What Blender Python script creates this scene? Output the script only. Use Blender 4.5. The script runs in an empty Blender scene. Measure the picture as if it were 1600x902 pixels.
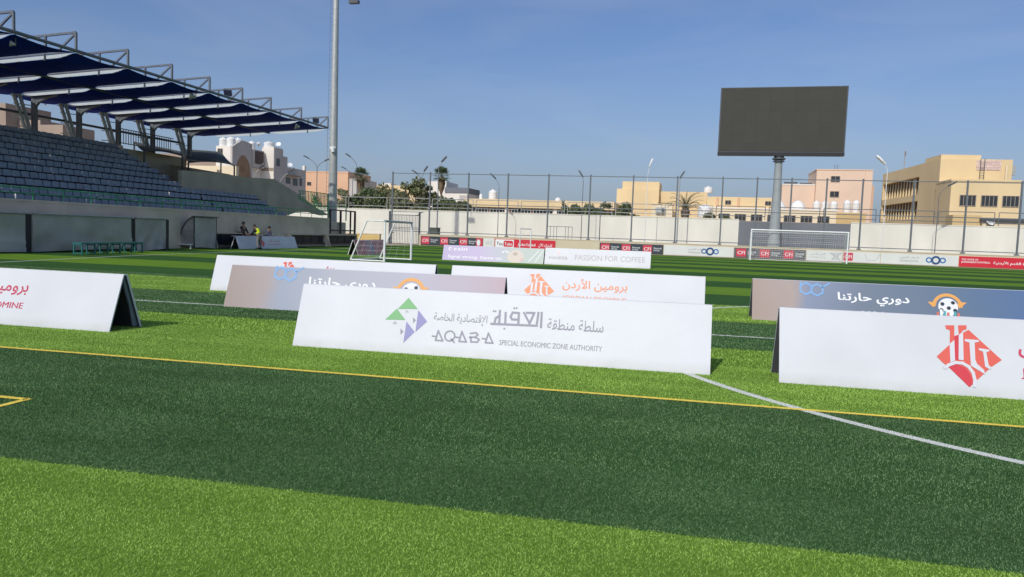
import bpy, math, random
import numpy as np
from mathutils import Vector, Matrix
random.seed(7); RNG = np.random.default_rng(11)
C = bpy.context.scene.collection
S = bpy.context.scene
rad = math.radians

# ------------------------------------------------------------------ camera, light, exposure
YAW, PITCH, ROLL, EYE = 0.2437, 0.0729, 0.0357, 1.392
cd = bpy.data.cameras.new('camera'); cam = bpy.data.objects.new('camera', cd); C.objects.link(cam)
fw = Vector((-math.sin(YAW)*math.cos(PITCH), math.cos(YAW)*math.cos(PITCH), -math.sin(PITCH)))
rt = Vector((math.cos(YAW), math.sin(YAW), 0)); up = rt.cross(fw)
r2 = rt*math.cos(ROLL) + up*math.sin(ROLL); u2 = up*math.cos(ROLL) - rt*math.sin(ROLL)
m = Matrix((r2, u2, -fw)).transposed().to_4x4(); m.translation = (0, 0, EYE)
cam.matrix_world = m
cd.sensor_width = 36; cd.lens = 1157.1/1600*36; cd.clip_end = 6000; cd.clip_start = 0.05
S.camera = cam

SUN = Vector((-0.22, -1.0, 0.86)).normalized()
w = bpy.data.worlds.new('World'); S.world = w; w.use_nodes = True
wn = w.node_tree; bg = wn.nodes['Background']
sky = wn.nodes.new('ShaderNodeTexSky'); sky.sky_type = 'NISHITA'; sky.sun_disc = False
sky.sun_elevation = math.asin(SUN.z); sky.sun_rotation = math.atan2(SUN.x, SUN.y)
sky.altitude = 0; sky.air_density = 1.0; sky.dust_density = 2.6; sky.ozone_density = 4.6
tint = wn.nodes.new('ShaderNodeMix'); tint.data_type = 'RGBA'; tint.blend_type = 'MULTIPLY'; tint.inputs[0].default_value = 1
tint.inputs[7].default_value = (0.93, 0.965, 1.10, 1)
wn.links.new(sky.outputs[0], tint.inputs[6]); 
wtc = wn.nodes.new('ShaderNodeTexCoord'); wmp = wn.nodes.new('ShaderNodeMapping'); wmp.inputs['Scale'].default_value = (1.6, 1.6, 7); wmp.inputs['Rotation'].default_value = (0.25, 0.35, 0.3)
wns = wn.nodes.new('ShaderNodeTexNoise'); wns.inputs['Scale'].default_value = 1.7; wns.inputs['Detail'].default_value = 7; wns.inputs['Distortion'].default_value = 0.6
wmr = wn.nodes.new('ShaderNodeMapRange'); wmr.inputs[1].default_value = 0.48; wmr.inputs[2].default_value = 0.85; wmr.inputs[4].default_value = 0.17
wcl = wn.nodes.new('ShaderNodeMix'); wcl.data_type = 'RGBA'; wcl.inputs[7].default_value = (6.0, 6.2, 6.6, 1)      # thin high cirrus
wn.links.new(wtc.outputs['Generated'], wmp.inputs[0]); wn.links.new(wmp.outputs[0], wns.inputs['Vector']); wn.links.new(wns.outputs[0], wmr.inputs[0])
wn.links.new(wmr.outputs[0], wcl.inputs[0]); wn.links.new(tint.outputs[2], wcl.inputs[6]); 
wsp = wn.nodes.new('ShaderNodeSeparateXYZ'); wn.links.new(wtc.outputs['Generated'], wsp.inputs[0])
wh = wn.nodes.new('ShaderNodeMapRange'); wh.interpolation_type = 'SMOOTHSTEP'; wh.inputs[1].default_value = 0.26; wh.inputs[2].default_value = 0.0; wh.inputs[3].default_value = 0.0; wh.inputs[4].default_value = 0.5
wn.links.new(wsp.outputs[2], wh.inputs[0])
whz = wn.nodes.new('ShaderNodeMix'); whz.data_type = 'RGBA'; whz.inputs[7].default_value = (3.5, 4.25, 5.3, 1)          # dusty desert horizon
wn.links.new(wh.outputs[0], whz.inputs[0]); wn.links.new(wcl.outputs[2], whz.inputs[6]); wn.links.new(whz.outputs[2], bg.inputs[0]); bg.inputs[1].default_value = 0.110
sd = bpy.data.lights.new('sun', 'SUN'); sd.energy = 2.75; sd.angle = rad(0.5); sd.color = (1, 0.95, 0.87)
so = bpy.data.objects.new('sun', sd); C.objects.link(so); so.rotation_euler = SUN.to_track_quat('Z', 'Y').to_euler()
so.location = (0, -20, 40)
S.view_settings.view_transform = 'Standard'; S.view_settings.look = 'None'
S.view_settings.exposure = 0.0; S.view_settings.gamma = 1
S.cycles.use_denoising = True
S.cycles.max_bounces = 6; S.cycles.transparent_max_bounces = 12

# ------------------------------------------------------------------ materials
MATS = {}
def mat(name, col, rough=0.7, var=0.0, scale=3.0, spec=0.3, metal=0.0, bump=0.0, detail=4.0, stretch=None, tint=None):
    """base colour with blotchy procedural variation (object space) and optional bump"""
    if name in MATS: return MATS[name]
    M = bpy.data.materials.new(name); M.use_nodes = True; t = M.node_tree; b = t.nodes['Principled BSDF']
    b.inputs['Base Color'].default_value = (*col, 1); b.inputs['Roughness'].default_value = rough
    b.inputs['Specular IOR Level'].default_value = spec; b.inputs['Metallic'].default_value = metal
    if var or bump:
        g = t.nodes.new('ShaderNodeNewGeometry')
        n = t.nodes.new('ShaderNodeTexNoise'); n.inputs['Scale'].default_value = scale; n.inputs['Detail'].default_value = detail
        src = g.outputs['Position']
        if stretch:
            mp = t.nodes.new('ShaderNodeMapping'); mp.inputs['Scale'].default_value = stretch
            t.links.new(src, mp.inputs[0]); src = mp.outputs[0]
        t.links.new(src, n.inputs['Vector'])
        if var:
            r = t.nodes.new('ShaderNodeMapRange'); r.inputs[1].default_value = 0.3; r.inputs[2].default_value = 0.7
            t.links.new(n.outputs[0], r.inputs[0])
            mx = t.nodes.new('ShaderNodeMix'); mx.data_type = 'RGBA'
            lo = tuple(max(0, c*(1-var)) for c in col); hi = tuple(min(1, c*(1+var)) for c in (tint or col))
            mx.inputs[6].default_value = (*lo, 1); mx.inputs[7].default_value = (*hi, 1)
            t.links.new(r.outputs[0], mx.inputs[0]); t.links.new(mx.outputs[2], b.inputs['Base Color'])
        if bump:
            n2 = t.nodes.new('ShaderNodeTexNoise'); n2.inputs['Scale'].default_value = scale*9; n2.inputs['Detail'].default_value = 6
            t.links.new(src, n2.inputs['Vector'])
            bp = t.nodes.new('ShaderNodeBump'); bp.inputs['Strength'].default_value = bump; bp.inputs['Distance'].default_value = 0.02
            t.links.new(n2.outputs[0], bp.inputs['Height']); t.links.new(bp.outputs[0], b.inputs['Normal'])
    MATS[name] = M; return M

def leaf_mat(name, c1, c2, rough=0.55, trans=0.35):
    if name in MATS: return MATS[name]
    M = bpy.data.materials.new(name); M.use_nodes = True; t = M.node_tree; b = t.nodes['Principled BSDF']
    g = t.nodes.new('ShaderNodeNewGeometry'); mx = t.nodes.new('ShaderNodeMix'); mx.data_type = 'RGBA'
    mx.inputs[6].default_value = (*c1, 1); mx.inputs[7].default_value = (*c2, 1)
    t.links.new(g.outputs['Random Per Island'], mx.inputs[0]); t.links.new(mx.outputs[2], b.inputs['Base Color'])
    b.inputs['Roughness'].default_value = rough; b.inputs['Specular IOR Level'].default_value = 0.25
    tr = t.nodes.new('ShaderNodeBsdfTranslucent'); t.links.new(mx.outputs[2], tr.inputs[0])
    ms = t.nodes.new('ShaderNodeMixShader'); ms.inputs[0].default_value = trans
    t.links.new(b.outputs[0], ms.inputs[1]); t.links.new(tr.outputs[0], ms.inputs[2])
    t.links.new(ms.outputs[0], t.nodes['Material Output'].inputs['Surface'])
    MATS[name] = M; return M

# ------------------------------------------------------------------ mesh builder
class MB:
    def __init__(s): s.v = []; s.f = []; s.mi = []
    def add(s, vs, fs, mi=0):
        o = len(s.v); s.v += [tuple(p) for p in vs]
        for f in fs: s.f.append(tuple(i+o for i in f)); s.mi.append(mi)
    def box(s, a, b, mi=0):
        x0, y0, z0 = (min(a[i], b[i]) for i in range(3)); x1, y1, z1 = (max(a[i], b[i]) for i in range(3))
        s.add([(x0,y0,z0),(x1,y0,z0),(x1,y1,z0),(x0,y1,z0),(x0,y0,z1),(x1,y0,z1),(x1,y1,z1),(x0,y1,z1)],
              [(3,2,1,0),(4,5,6,7),(0,1,5,4),(1,2,6,5),(2,3,7,6),(3,0,4,7)], mi)
    def bar(s, p, q, w, h=None, mi=0, ref=(0,0,1)):
        p = Vector(p); q = Vector(q); d = (q-p).normalized(); ref = Vector(ref)
        if abs(d.dot(ref)) > .98: ref = Vector((1,0,0))
        a = d.cross(ref).normalized()*(w/2); b = a.cross(d).normalized()*((h or w)/2)
        vs = [p-a-b, p+a-b, p+a+b, p-a+b, q-a-b, q+a-b, q+a+b, q-a+b]
        s.add(vs, [(3,2,1,0),(4,5,6,7),(0,1,5,4),(1,2,6,5),(2,3,7,6),(3,0,4,7)], mi)
    def tube(s, pts, r, n=8, mi=0, caps=True):
        pts = [Vector(p) for p in pts]; k = len(pts); rs = r if isinstance(r, (list, tuple)) else [r]*k
        vs = []; prev = None
        for i, p in enumerate(pts):
            d = (pts[min(i+1,k-1)]-pts[max(i-1,0)]).normalized()
            ref = prev if prev is not None else (Vector((0,0,1)) if abs(d.z) < .9 else Vector((1,0,0)))
            a = (ref-d*ref.dot(d))
            if a.length < 1e-6: a = d.orthogonal()
            a.normalize(); b = d.cross(a); prev = a
            for j in range(n):
                t = 2*math.pi*j/n; vs.append(p + (a*math.cos(t)+b*math.sin(t))*rs[i])
        fs = [(i*n+j, i*n+(j+1)%n, (i+1)*n+(j+1)%n, (i+1)*n+j) for i in range(k-1) for j in range(n)]
        if caps: fs += [tuple(range(n-1,-1,-1)), tuple((k-1)*n+j for j in range(n))]
        s.add(vs, fs, mi)
    def lathe(s, prof, c=(0,0,0), n=16, mi=0):
        vs = [(c[0]+r*math.cos(2*math.pi*j/n), c[1]+r*math.sin(2*math.pi*j/n), c[2]+z) for r, z in prof for j in range(n)]
        k = len(prof)
        fs = [(i*n+j, i*n+(j+1)%n, (i+1)*n+(j+1)%n, (i+1)*n+j) for i in range(k-1) for j in range(n)]
        fs += [tuple(range(n-1,-1,-1)), tuple((k-1)*n+j for j in range(n))]
        s.add(vs, fs, mi)
    def prism(s, poly, vec, mi=0):
        n = len(poly); v = Vector(vec); a = [Vector(p) for p in poly]; b = [p+v for p in a]
        nrm = Vector((0,0,0))
        for i in range(n): nrm += a[i].cross(a[(i+1)%n])
        rev = nrm.dot(v) > 0
        f0 = tuple(range(n)); f1 = tuple(range(2*n-1, n-1, -1)); sd_ = [(i, (i+1)%n, (i+1)%n+n, i+n) for i in range(n)]
        if rev: f0 = f0[::-1]; f1 = f1[::-1]
        else: sd_ = [q[::-1] for q in sd_]
        s.add(a+b, [f0, f1]+sd_, mi)
    def sheet(s, grid, mi=0):
        r = len(grid); c = len(grid[0])
        s.add([p for row in grid for p in row], [(i*c+j, i*c+j+1, (i+1)*c+j+1, (i+1)*c+j) for i in range(r-1) for j in range(c-1)], mi)
    def build(s, name, mats, parent=None, smooth=False):
        me = bpy.data.meshes.new(name); me.from_pydata(s.v, [], s.f)
        for q in (mats if isinstance(mats, (list, tuple)) else [mats]): me.materials.append(q)
        if any(s.mi): me.polygons.foreach_set('material_index', s.mi)
        if smooth:
            me.polygons.foreach_set('use_smooth', [True]*len(s.f))
        me.update()
        if smooth and hasattr(me, 'set_sharp_from_angle'): me.set_sharp_from_angle(angle=rad(40))
        o = bpy.data.objects.new(name, me); C.objects.link(o)
        if parent: o.parent = parent
        return o

def tag(o, label=None, cat=None, group=None, kind=None):
    if label: o['label'] = label
    if cat: o['category'] = cat
    if group: o['group'] = group
    if kind: o['kind'] = kind
    return o
def thing(name, label, cat, loc=(0,0,0), rz=0, group=None):
    o = bpy.data.objects.new(name, None); C.objects.link(o); o.location = loc; o.rotation_euler = (0,0,rz); o.empty_display_size = .2
    return tag(o, label, cat, group)
def dup(root, loc=None, rz=None, label=None, group=None):
    r = root.copy(); C.objects.link(r)
    if loc is not None: r.location = loc
    if rz is not None: r.rotation_euler = (0,0,rz)
    if label: r['label'] = label
    if group: r['group'] = group
    for ch in list(root.children):
        c = ch.copy(); C.objects.link(c); c.parent = r
        for g in ch.children:
            d = g.copy(); C.objects.link(d); d.parent = c
    return r

# ------------------------------------------------------------------ lettering
FORMS = {'ا':(0xFE8D,1),'أ':(0xFE83,1),'إ':(0xFE87,1),'آ':(0xFE81,1),'ب':(0xFE8F,2),'ة':(0xFE93,1),'ت':(0xFE95,2),'ج':(0xFE9D,2),'ح':(0xFEA1,2),
 'خ':(0xFEA5,2),'د':(0xFEA9,1),'ر':(0xFEAD,1),'س':(0xFEB1,2),'ش':(0xFEB5,2),'ص':(0xFEB9,2),'ط':(0xFEC1,2),'ع':(0xFEC9,2),'ف':(0xFED1,2),'ق':(0xFED5,2),
 'ك':(0xFED9,2),'ل':(0xFEDD,2),'م':(0xFEE1,2),'ن':(0xFEE5,2),'ه':(0xFEE9,2),'و':(0xFEED,1),'ي':(0xFEF1,2)}
LIG = {'لا':0xFEFB,'لأ':0xFEF7,'لإ':0xFEF9,'لآ':0xFEF5}
def arabic(t):
    out = ''; i = 0; prev = False
    while i < len(t):
        ch = t[i]
        if t[i:i+2] in LIG: out += chr(LIG[t[i:i+2]] + (1 if prev else 0)); prev = False; i += 2; continue
        if ch not in FORMS: out += ch; prev = False; i += 1; continue
        base, kind = FORMS[ch]; nxt = i+1 < len(t) and t[i+1] in FORMS
        if kind == 1: out += chr(base + (1 if prev else 0)); prev = False
        else:
            k = (3 if nxt else 1) if prev else (2 if nxt else 0)
            out += chr(base+k); prev = nxt
        i += 1
    return out[::-1]
TXT = {}
def text_geo(body, bold=0.0):
    key = (body, bold)
    if key in TXT: return TXT[key]
    c = bpy.data.curves.new('lettering_source', 'FONT'); c.body = body; c.size = 1; c.offset = bold; c.resolution_u = 3
    o = bpy.data.objects.new('lettering_source', c); C.objects.link(o)
    e = o.evaluated_get(bpy.context.evaluated_depsgraph_get()); me = e.to_mesh()
    vs = np.array([v.co[:2] for v in me.vertices]); fs = [tuple(p.vertices) for p in me.polygons]
    e.to_mesh_clear(); bpy.data.objects.remove(o); bpy.data.curves.remove(c)
    lo = vs.min(0); hi = vs.max(0); vs = (vs-lo)/(hi-lo)
    TXT[key] = (vs, fs); return TXT[key]

class Print:
    """flat printing on a plane: (s, t) metres along u, v; lifted in layers off the face along n"""
    def __init__(p, o, u, v, n): p.o = Vector(o); p.u = Vector(u); p.w = Vector(v); p.n = Vector(n); p.mb = MB(); p.mats = []
    def mi(p, M):
        if M not in p.mats: p.mats.append(M)
        return p.mats.index(M)
    def P(p, s, t, l): return p.o + p.u*s + p.w*t + p.n*(.0025*l)
    def poly(p, pts, M, l=1): p.mb.add([p.P(a, b, l) for a, b in pts], [tuple(range(len(pts)))], p.mi(M))
    def rect(p, s0, t0, s1, t1, M, l=1): p.poly([(s0,t0),(s1,t0),(s1,t1),(s0,t1)], M, l)
    def rrect(p, s0, t0, s1, t1, r, M, l=1):
        pts = []
        for cx, cy, a in ((s1-r,t0+r,-90),(s1-r,t1-r,0),(s0+r,t1-r,90),(s0+r,t0+r,180)):
            pts += [(cx+r*math.cos(rad(a+k*30)), cy+r*math.sin(rad(a+k*30))) for k in range(4)]
        p.poly(pts, M, l)
    def disc(p, s, t, r, M, l=1, n=24, ry=None): p.poly([(s+r*math.cos(2*math.pi*k/n), t+(ry or r)*math.sin(2*math.pi*k/n)) for k in range(n)], M, l)
    def ring(p, s, t, r0, r1, M, l=1, n=32, a0=0, a1=360):
        k = [rad(a0+(a1-a0)*i/n) for i in range(n+1)]
        vs = [p.P(s+r*math.cos(a), t+r*math.sin(a), l) for r in (r0, r1) for a in k]
        p.mb.add(vs, [(i+1, i, i+n+1, i+n+2) for i in range(n)], p.mi(M))
    def stroke(p, pts, wd, M, l=1):
        for k, ((a, b), (c, d)) in enumerate(zip(pts, pts[1:])):
            L = math.hypot(c-a, d-b) or 1; dx, dy = (c-a)/L*wd/2, (d-b)/L*wd/2
            a, b, c, d = a-dx*.8, b-dy*.8, c+dx*.8, d+dy*.8
            p.poly([(a+dy,b-dx),(c+dy,d-dx),(c-dy,d+dx),(a-dy,b+dx)], M, l+.08*(k%5))
    def text(p, body, s0, t0, s1, t1, M, l=1, bold=0.0, ar=False):
        vs, fs = text_geo(arabic(body) if ar else body, bold if ar else 0.0)
        sh = 0 if ar else bold*.55*(t1-t0)                   # weight by side-shifted copies: curve offset fills sharp Latin corners
        for k, q in enumerate((-1, 1) if sh else (0,)):
            p.mb.add([p.P(s0+sh+a*(s1-s0-2*sh)+q*sh, t0+b*(t1-t0), l+.12*k) for a, b in vs], fs, p.mi(M))
    def build(p, name, parent): return p.mb.build(name, p.mats, parent)

# ------------------------------------------------------------------ palette
white_vinyl = mat('white_vinyl', (.61,.625,.65), .45, .04, 1.3, .35, bump=.10)
def grime(M):                                        # grass and dust marks along the foot of the boards
    t = M.node_tree; b = t.nodes['Principled BSDF']; src = b.inputs['Base Color'].links[0].from_socket
    tc = t.nodes.new('ShaderNodeTexCoord'); sp = t.nodes.new('ShaderNodeSeparateXYZ'); t.links.new(tc.outputs['Object'], sp.inputs[0])
    nz = t.nodes.new('ShaderNodeTexNoise'); nz.inputs['Scale'].default_value = 5; nz.inputs['Detail'].default_value = 6; t.links.new(tc.outputs['Object'], nz.inputs['Vector'])
    r = t.nodes.new('ShaderNodeMapRange'); r.inputs[1].default_value = .12; r.inputs[2].default_value = 0.0; t.links.new(sp.outputs[2], r.inputs[0])
    m1 = t.nodes.new('ShaderNodeMath'); m1.operation = 'MULTIPLY'; t.links.new(r.outputs[0], m1.inputs[0]); t.links.new(nz.outputs[0], m1.inputs[1])
    m2 = t.nodes.new('ShaderNodeMath'); m2.operation = 'MULTIPLY'; m2.inputs[1].default_value = .55; t.links.new(m1.outputs[0], m2.inputs[0])
    mx = t.nodes.new('ShaderNodeMix'); mx.data_type = 'RGBA'; mx.inputs[7].default_value = (.30,.31,.22,1)
    t.links.new(m2.outputs[0], mx.inputs[0]); t.links.new(src, mx.inputs[6]); t.links.new(mx.outputs[2], b.inputs['Base Color'])
grime(white_vinyl)
board_core = mat('board_core', (.55,.56,.58), .7, .1, 6)
board_back = mat('board_back', (.07,.07,.08), .6, .08, 3)
concrete = mat('shaded_concrete', (.68,.58,.43), .9, .14, .8, .15, bump=.3)
cream_wall = mat('cream_wall', (.60,.52,.38), .9, .07, .5, .15, bump=.2)
white_wall = mat('white_wall', (.70,.69,.60), .9, .10, .35, .15, bump=.2, stretch=(1,1,.35))
grey_wall = mat('dark_grey_wall', (.17,.18,.20), .9, .08, .6)
steel_grey = mat('grey_steel', (.13,.145,.16), .5, .12, 4, .5)
galv = mat('galvanised_steel', (.42,.44,.42), .45, .1, 3, .5, .3)
dark_steel = mat('dark_steel', (.07,.08,.09), .5, .1, 4, .5)
black = mat('black_paint', (.02,.022,.025), .5, spec=.4)
white_paint = mat('white_paint', (.78,.79,.78), .4, .05, 5, .5)
green_paint = mat('green_paint', (.05,.36,.13), .5, .1, 4, .4)
teal_paint = mat('teal_paint', (.02,.15,.145), .5, .1, 4, .4)
net_mat = mat('net_cord', (.75,.76,.76), .8)
glass = mat('dark_glass', (.03,.035,.04), .15, .2, 3, .6)
window_frame = mat('window_frame', (.35,.30,.24), .6, .05, 4)
tank_white = mat('white_plastic_tank', (.78,.78,.76), .5, .05, 2)

# ------------------------------------------------------------------ ground
TS = 0.04                                     # the turf lines run at a slight angle to the fence
EDGES = [-10.3, -6.9, -3.45, 0.02, 3.52, 6.58] + [6.58+3.42*k for k in range(1, 19)]
def turf_mat(name, col, dark):
    M = bpy.data.materials.new(name); M.use_nodes = True; t = M.node_tree; b = t.nodes['Principled BSDF']
    g = t.nodes.new('ShaderNodeNewGeometry')
    n1 = t.nodes.new('ShaderNodeTexNoise'); n1.inputs['Scale'].default_value = 55; n1.inputs['Detail'].default_value = 3
    n2 = t.nodes.new('ShaderNodeTexNoise'); n2.inputs['Scale'].default_value = .35; n2.inputs['Detail'].default_value = 5
    mp = t.nodes.new('ShaderNodeMapping'); mp.inputs['Scale'].default_value = (1, .45, 1)
    t.links.new(g.outputs['Position'], mp.inputs[0]); t.links.new(mp.outputs[0], n1.inputs['Vector']); t.links.new(g.outputs['Position'], n2.inputs['Vector'])
    ad = t.nodes.new('ShaderNodeMath'); ad.operation = 'MULTIPLY_ADD'; ad.inputs[1].default_value = .6
    t.links.new(n2.outputs[0], ad.inputs[0]); t.links.new(n1.outputs[0], ad.inputs[2])
    r = t.nodes.new('ShaderNodeMapRange'); r.inputs[1].default_value = .45; r.inputs[2].default_value = 1.15; t.links.new(ad.outputs[0], r.inputs[0])
    mx = t.nodes.new('ShaderNodeMix'); mx.data_type = 'RGBA'; mx.inputs[6].default_value = (*dark, 1); mx.inputs[7].default_value = (*col, 1)
    t.links.new(r.outputs[0], mx.inputs[0]); t.links.new(mx.outputs[2], b.inputs['Base Color'])
    b.inputs['Roughness'].default_value = .9; b.inputs['Specular IOR Level'].default_value = .03
    bp = t.nodes.new('ShaderNodeBump'); bp.inputs['Strength'].default_value = .6; bp.inputs['Distance'].default_value = .02
    t.links.new(n1.outputs[0], bp.inputs['Height']); t.links.new(bp.outputs[0], b.inputs['Normal'])
    return M
LIGHT_C, DARK_C = (.27,.465,.072), (.072,.158,.060)
turf_light = turf_mat('turf_light', (.155,.285,.032), (.085,.165,.02))
turf_dark = turf_mat('turf_dark', (.052,.130,.034), (.027,.07,.02))
sand = mat('sandy_ground', (.42,.34,.24), .95, .15, .12, .1)
g = MB(); g.add([(-3000,-600,-.03),(3000,-600,-.03),(3000,5000,-.03),(-3000,5000,-.03)], [(0,1,2,3)])
tag(g.build('ground', sand), kind='structure')
X0, X1 = -27.1, 60.0
def ty(y, x): return y + TS*x
t = MB(); ys = [-40] + EDGES
for k in range(len(ys)):
    a = ys[k]; b = ys[k+1] if k+1 < len(ys) else 72
    q = [(X0, ty(a,X0)), (X1, ty(a,X1)), (X1, ty(b,X1)), (X0, ty(b,X0))]
    q = [(x, min(y, 68.3)) for x, y in q]
    if b <= a: continue
    lightstripe = k % 2 == 0
    t.add([(x, y, 0) for x, y in q], [(0,1,2,3)], 0 if lightstripe else 1)
tag(t.build('turf_pitch', [turf_light, turf_dark]), kind='structure')

line_white = mat('white_line', (.6,.62,.57), .8, .12, 30)
line_yellow = mat('yellow_line', (.85,.66,.10), .8, .12, 30)
LINES = []                                    # (points, width, colour) shared by the painted sheets and the coloured fibres
CX, CY, CR = 6.46, 11.65, 7.5
LINES.append(([(CX+CR*math.cos(rad(a)), CY+CR*math.sin(rad(a))) for a in range(90, 301, 3)], .095, 'w'))
LINES.append(([(-21.6, ty(11.38,-21.6)), (30, ty(11.38,30))], .075, 'w'))
LINES.append(([(-20.3, 8), (-20.45, 17.96), (-21.23, 21.62), (-21.91, 24.81), (-22.3, 28.3), (-23.2, 40), (-24.2, 58)], .10, 'w'))
LINES.append(([(-30+3, ty(6.55,-27)), (30, ty(6.55,30))], .062, 'y'))
LINES.append(([(-9.5, 4.42), (-4.91, 4.52)], .055, 'y')); LINES.append(([(-4.91, 4.54), (-4.66, -3)], .055, 'y'))
LINES.append(([(-19.5, 36.6), (-23.6, 36.2)], .08, 'w'))
for pts, wd, c in LINES:
    mb = MB(); L = []; R = []
    for i, p in enumerate(pts):
        a = Vector(pts[max(i-1,0)]); b = Vector(pts[min(i+1,len(pts)-1)]); d = (b-a).normalized(); n = Vector((-d.y, d.x))*wd/2
        L.append((p[0]+n.x, p[1]+n.y, .004 if c == 'w' else .006)); R.append((p[0]-n.x, p[1]-n.y, .004 if c == 'w' else .006))
    mb.sheet([R, L])
    tag(mb.build('pitch_line', line_white if c == 'w' else line_yellow), kind='structure')

def seg_mask(P, a, b, wd):
    a = np.array(a); b = np.array(b); d = b-a; L2 = d@d
    tt = np.clip(((P-a)@d)/L2, 0, 1); q = a + tt[:, None]*d
    return ((P-q)**2).sum(1) < (wd/2)**2
def grass_zone(y0, y1, dens, wd, ht):
    n = int((y1-y0)*(1.57*y1+4.2)*dens*.5)
    y = RNG.uniform(y0, y1, n*2); x = RNG.uniform(-1.15*y1-1.6, .42*y1+2.6, n*2)
    k = (x > -1.15*y-1.6) & (x < .42*y+2.6); P = np.stack([x[k], y[k]], 1)
    return P, np.full(len(P), wd), np.full(len(P), ht)
zs = [grass_zone(1.9, 4.4, 26000, .0023, .0115), grass_zone(4.4, 8.6, 11000, .0038, .0145), grass_zone(8.6, 17, 2400, .0085, .018)]
P = np.concatenate([z[0] for z in zs]); W = np.concatenate([z[1] for z in zs]); Hh = np.concatenate([z[2] for z in zs])
n = len(P); yy = P[:,1]-TS*P[:,0]
stripe = np.searchsorted(np.array(EDGES), yy + RNG.normal(0, .012, n)) % 2      # 1 = dark
cls = np.where(stripe == 1, 1, 0)
for pts, wd, c in LINES:
    for a, b in zip(pts, pts[1:]):
        mk = seg_mask(P, a, b, wd)
        cls[mk & (RNG.random(n) < .9)] = 2 if c == 'w' else 3
ang = RNG.uniform(0, 2*np.pi, n); lean = RNG.uniform(0, 2*np.pi, n); la = np.where(P[:,1] < 4.4, RNG.uniform(.3, 1.2, n), RNG.uniform(.1, .6, n))*Hh
h = Hh*RNG.uniform(.55, 1.05, n)
dx, dy = np.cos(ang)*W/2, np.sin(ang)*W/2
V = np.empty((n, 3, 3), np.float32)
V[:,0] = np.stack([P[:,0]-dx, P[:,1]-dy, np.full(n, .001)], 1); V[:,1] = np.stack([P[:,0]+dx, P[:,1]+dy, np.full(n, .001)], 1)
V[:,2] = np.stack([P[:,0]+np.cos(lean)*la, P[:,1]+np.sin(lean)*la, h], 1)
me = bpy.data.meshes.new('turf_fibres'); me.vertices.add(n*3); me.vertices.foreach_set('co', V.ravel())
me.loops.add(n*3); me.loops.foreach_set('vertex_index', np.arange(n*3, dtype=np.int32))
me.polygons.add(n); me.polygons.foreach_set('loop_start', np.arange(0, n*3, 3, dtype=np.int32)); me.polygons.foreach_set('loop_total', np.full(n, 3, np.int32))
me.polygons.foreach_set('material_index', cls.astype(np.int32))
at = me.attributes.new('tint', 'FLOAT', 'FACE'); gx, gy = P[:,0]*1.3, P[:,1]*4.5                      # streaks of wear, brushed along the stripes
G = RNG.random((80, 160)); ix, iy = np.floor(gx).astype(int)+32, np.floor(gy).astype(int)+2; fx_, fy_ = gx-np.floor(gx), gy-np.floor(gy)
fx_ = fx_*fx_*(3-2*fx_); fy_ = fy_*fy_*(3-2*fy_)
strk = (G[ix,iy]*(1-fx_)+G[ix+1,iy]*fx_)*(1-fy_) + (G[ix,iy+1]*(1-fx_)+G[ix+1,iy+1]*fx_)*fy_
at.data.foreach_set('value', np.clip(RNG.random(n)**1.4*1.0 + (strk-.5)*.32, 0, 1).astype(np.float32))
def fibre(name, lo, hi):
    M = bpy.data.materials.new(name); M.use_nodes = True; t = M.node_tree; b = t.nodes['Principled BSDF']
    a = t.nodes.new('ShaderNodeAttribute'); a.attribute_name = 'tint'
    mx = t.nodes.new('ShaderNodeMix'); mx.data_type = 'RGBA'; mx.inputs[6].default_value = (*lo, 1); mx.inputs[7].default_value = (*hi, 1)
    t.links.new(a.outputs['Fac'], mx.inputs[0]); t.links.new(mx.outputs[2], b.inputs['Base Color'])
    b.inputs['Roughness'].default_value = .5; b.inputs['Specular IOR Level'].default_value = .25
    tr = t.nodes.new('ShaderNodeBsdfTranslucent'); t.links.new(mx.outputs[2], tr.inputs[0])
    ms = t.nodes.new('ShaderNodeMixShader'); ms.inputs[0].default_value = .10
    t.links.new(b.outputs[0], ms.inputs[1]); t.links.new(tr.outputs[0], ms.inputs[2]); t.links.new(ms.outputs[0], t.nodes['Material Output'].inputs['Surface'])
    return M
for M in (fibre('fibre_light', tuple(c*.5 for c in LIGHT_C), (.56,.84,.18)), fibre('fibre_dark', tuple(c*.5 for c in DARK_C), (.24,.41,.17)),
          fibre('fibre_white', (.50,.53,.46), (.85,.87,.82)), fibre('fibre_yellow', (.70,.50,.05), (.95,.80,.16))): me.materials.append(M)
me.update(); me.validate()
go = bpy.data.objects.new('grass', me); C.objects.link(go); tag(go, 'short two-tone artificial grass fibres of the near pitch', 'grass', kind='stuff')

# ------------------------------------------------------------------ perimeter wall, fence, boundary wall
FY = 68.5
b = MB(); b.box((-26.75, FY, 0), (44, FY+.3, 1.06)); b.box((-26.8, FY-.03, 1.06), (44.05, FY+.33, 1.12))
tag(b.build('perimeter_wall', cream_wall), 'low cream perimeter wall behind the goal carrying the banners and the tall fence', 'wall')
fence = thing('perimeter_fence', 'tall grey steel fence of posts and rails on the low cream wall', 'fence', (0, FY+.15, 1.12))
px = [-29.6+3.93*k for k in range(9)] + [4.75, 7.6, 10.45, 13.3, 17.27, 21.25, 25.2, 29.2, 33.2, 37.2]
for x in px:
    p = MB(); z0 = -1.12 if x < -27 else 0
    p.box((x-.062, -.062, z0), (x+.062, .062, 5.98)); p.box((x-.15, -.13, 0), (x+.15, .13, .12)); p.box((x-.07,-.07,5.98), (x+.07,.07,6.03))
    p.build('post', steel_grey, fence)
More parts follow.
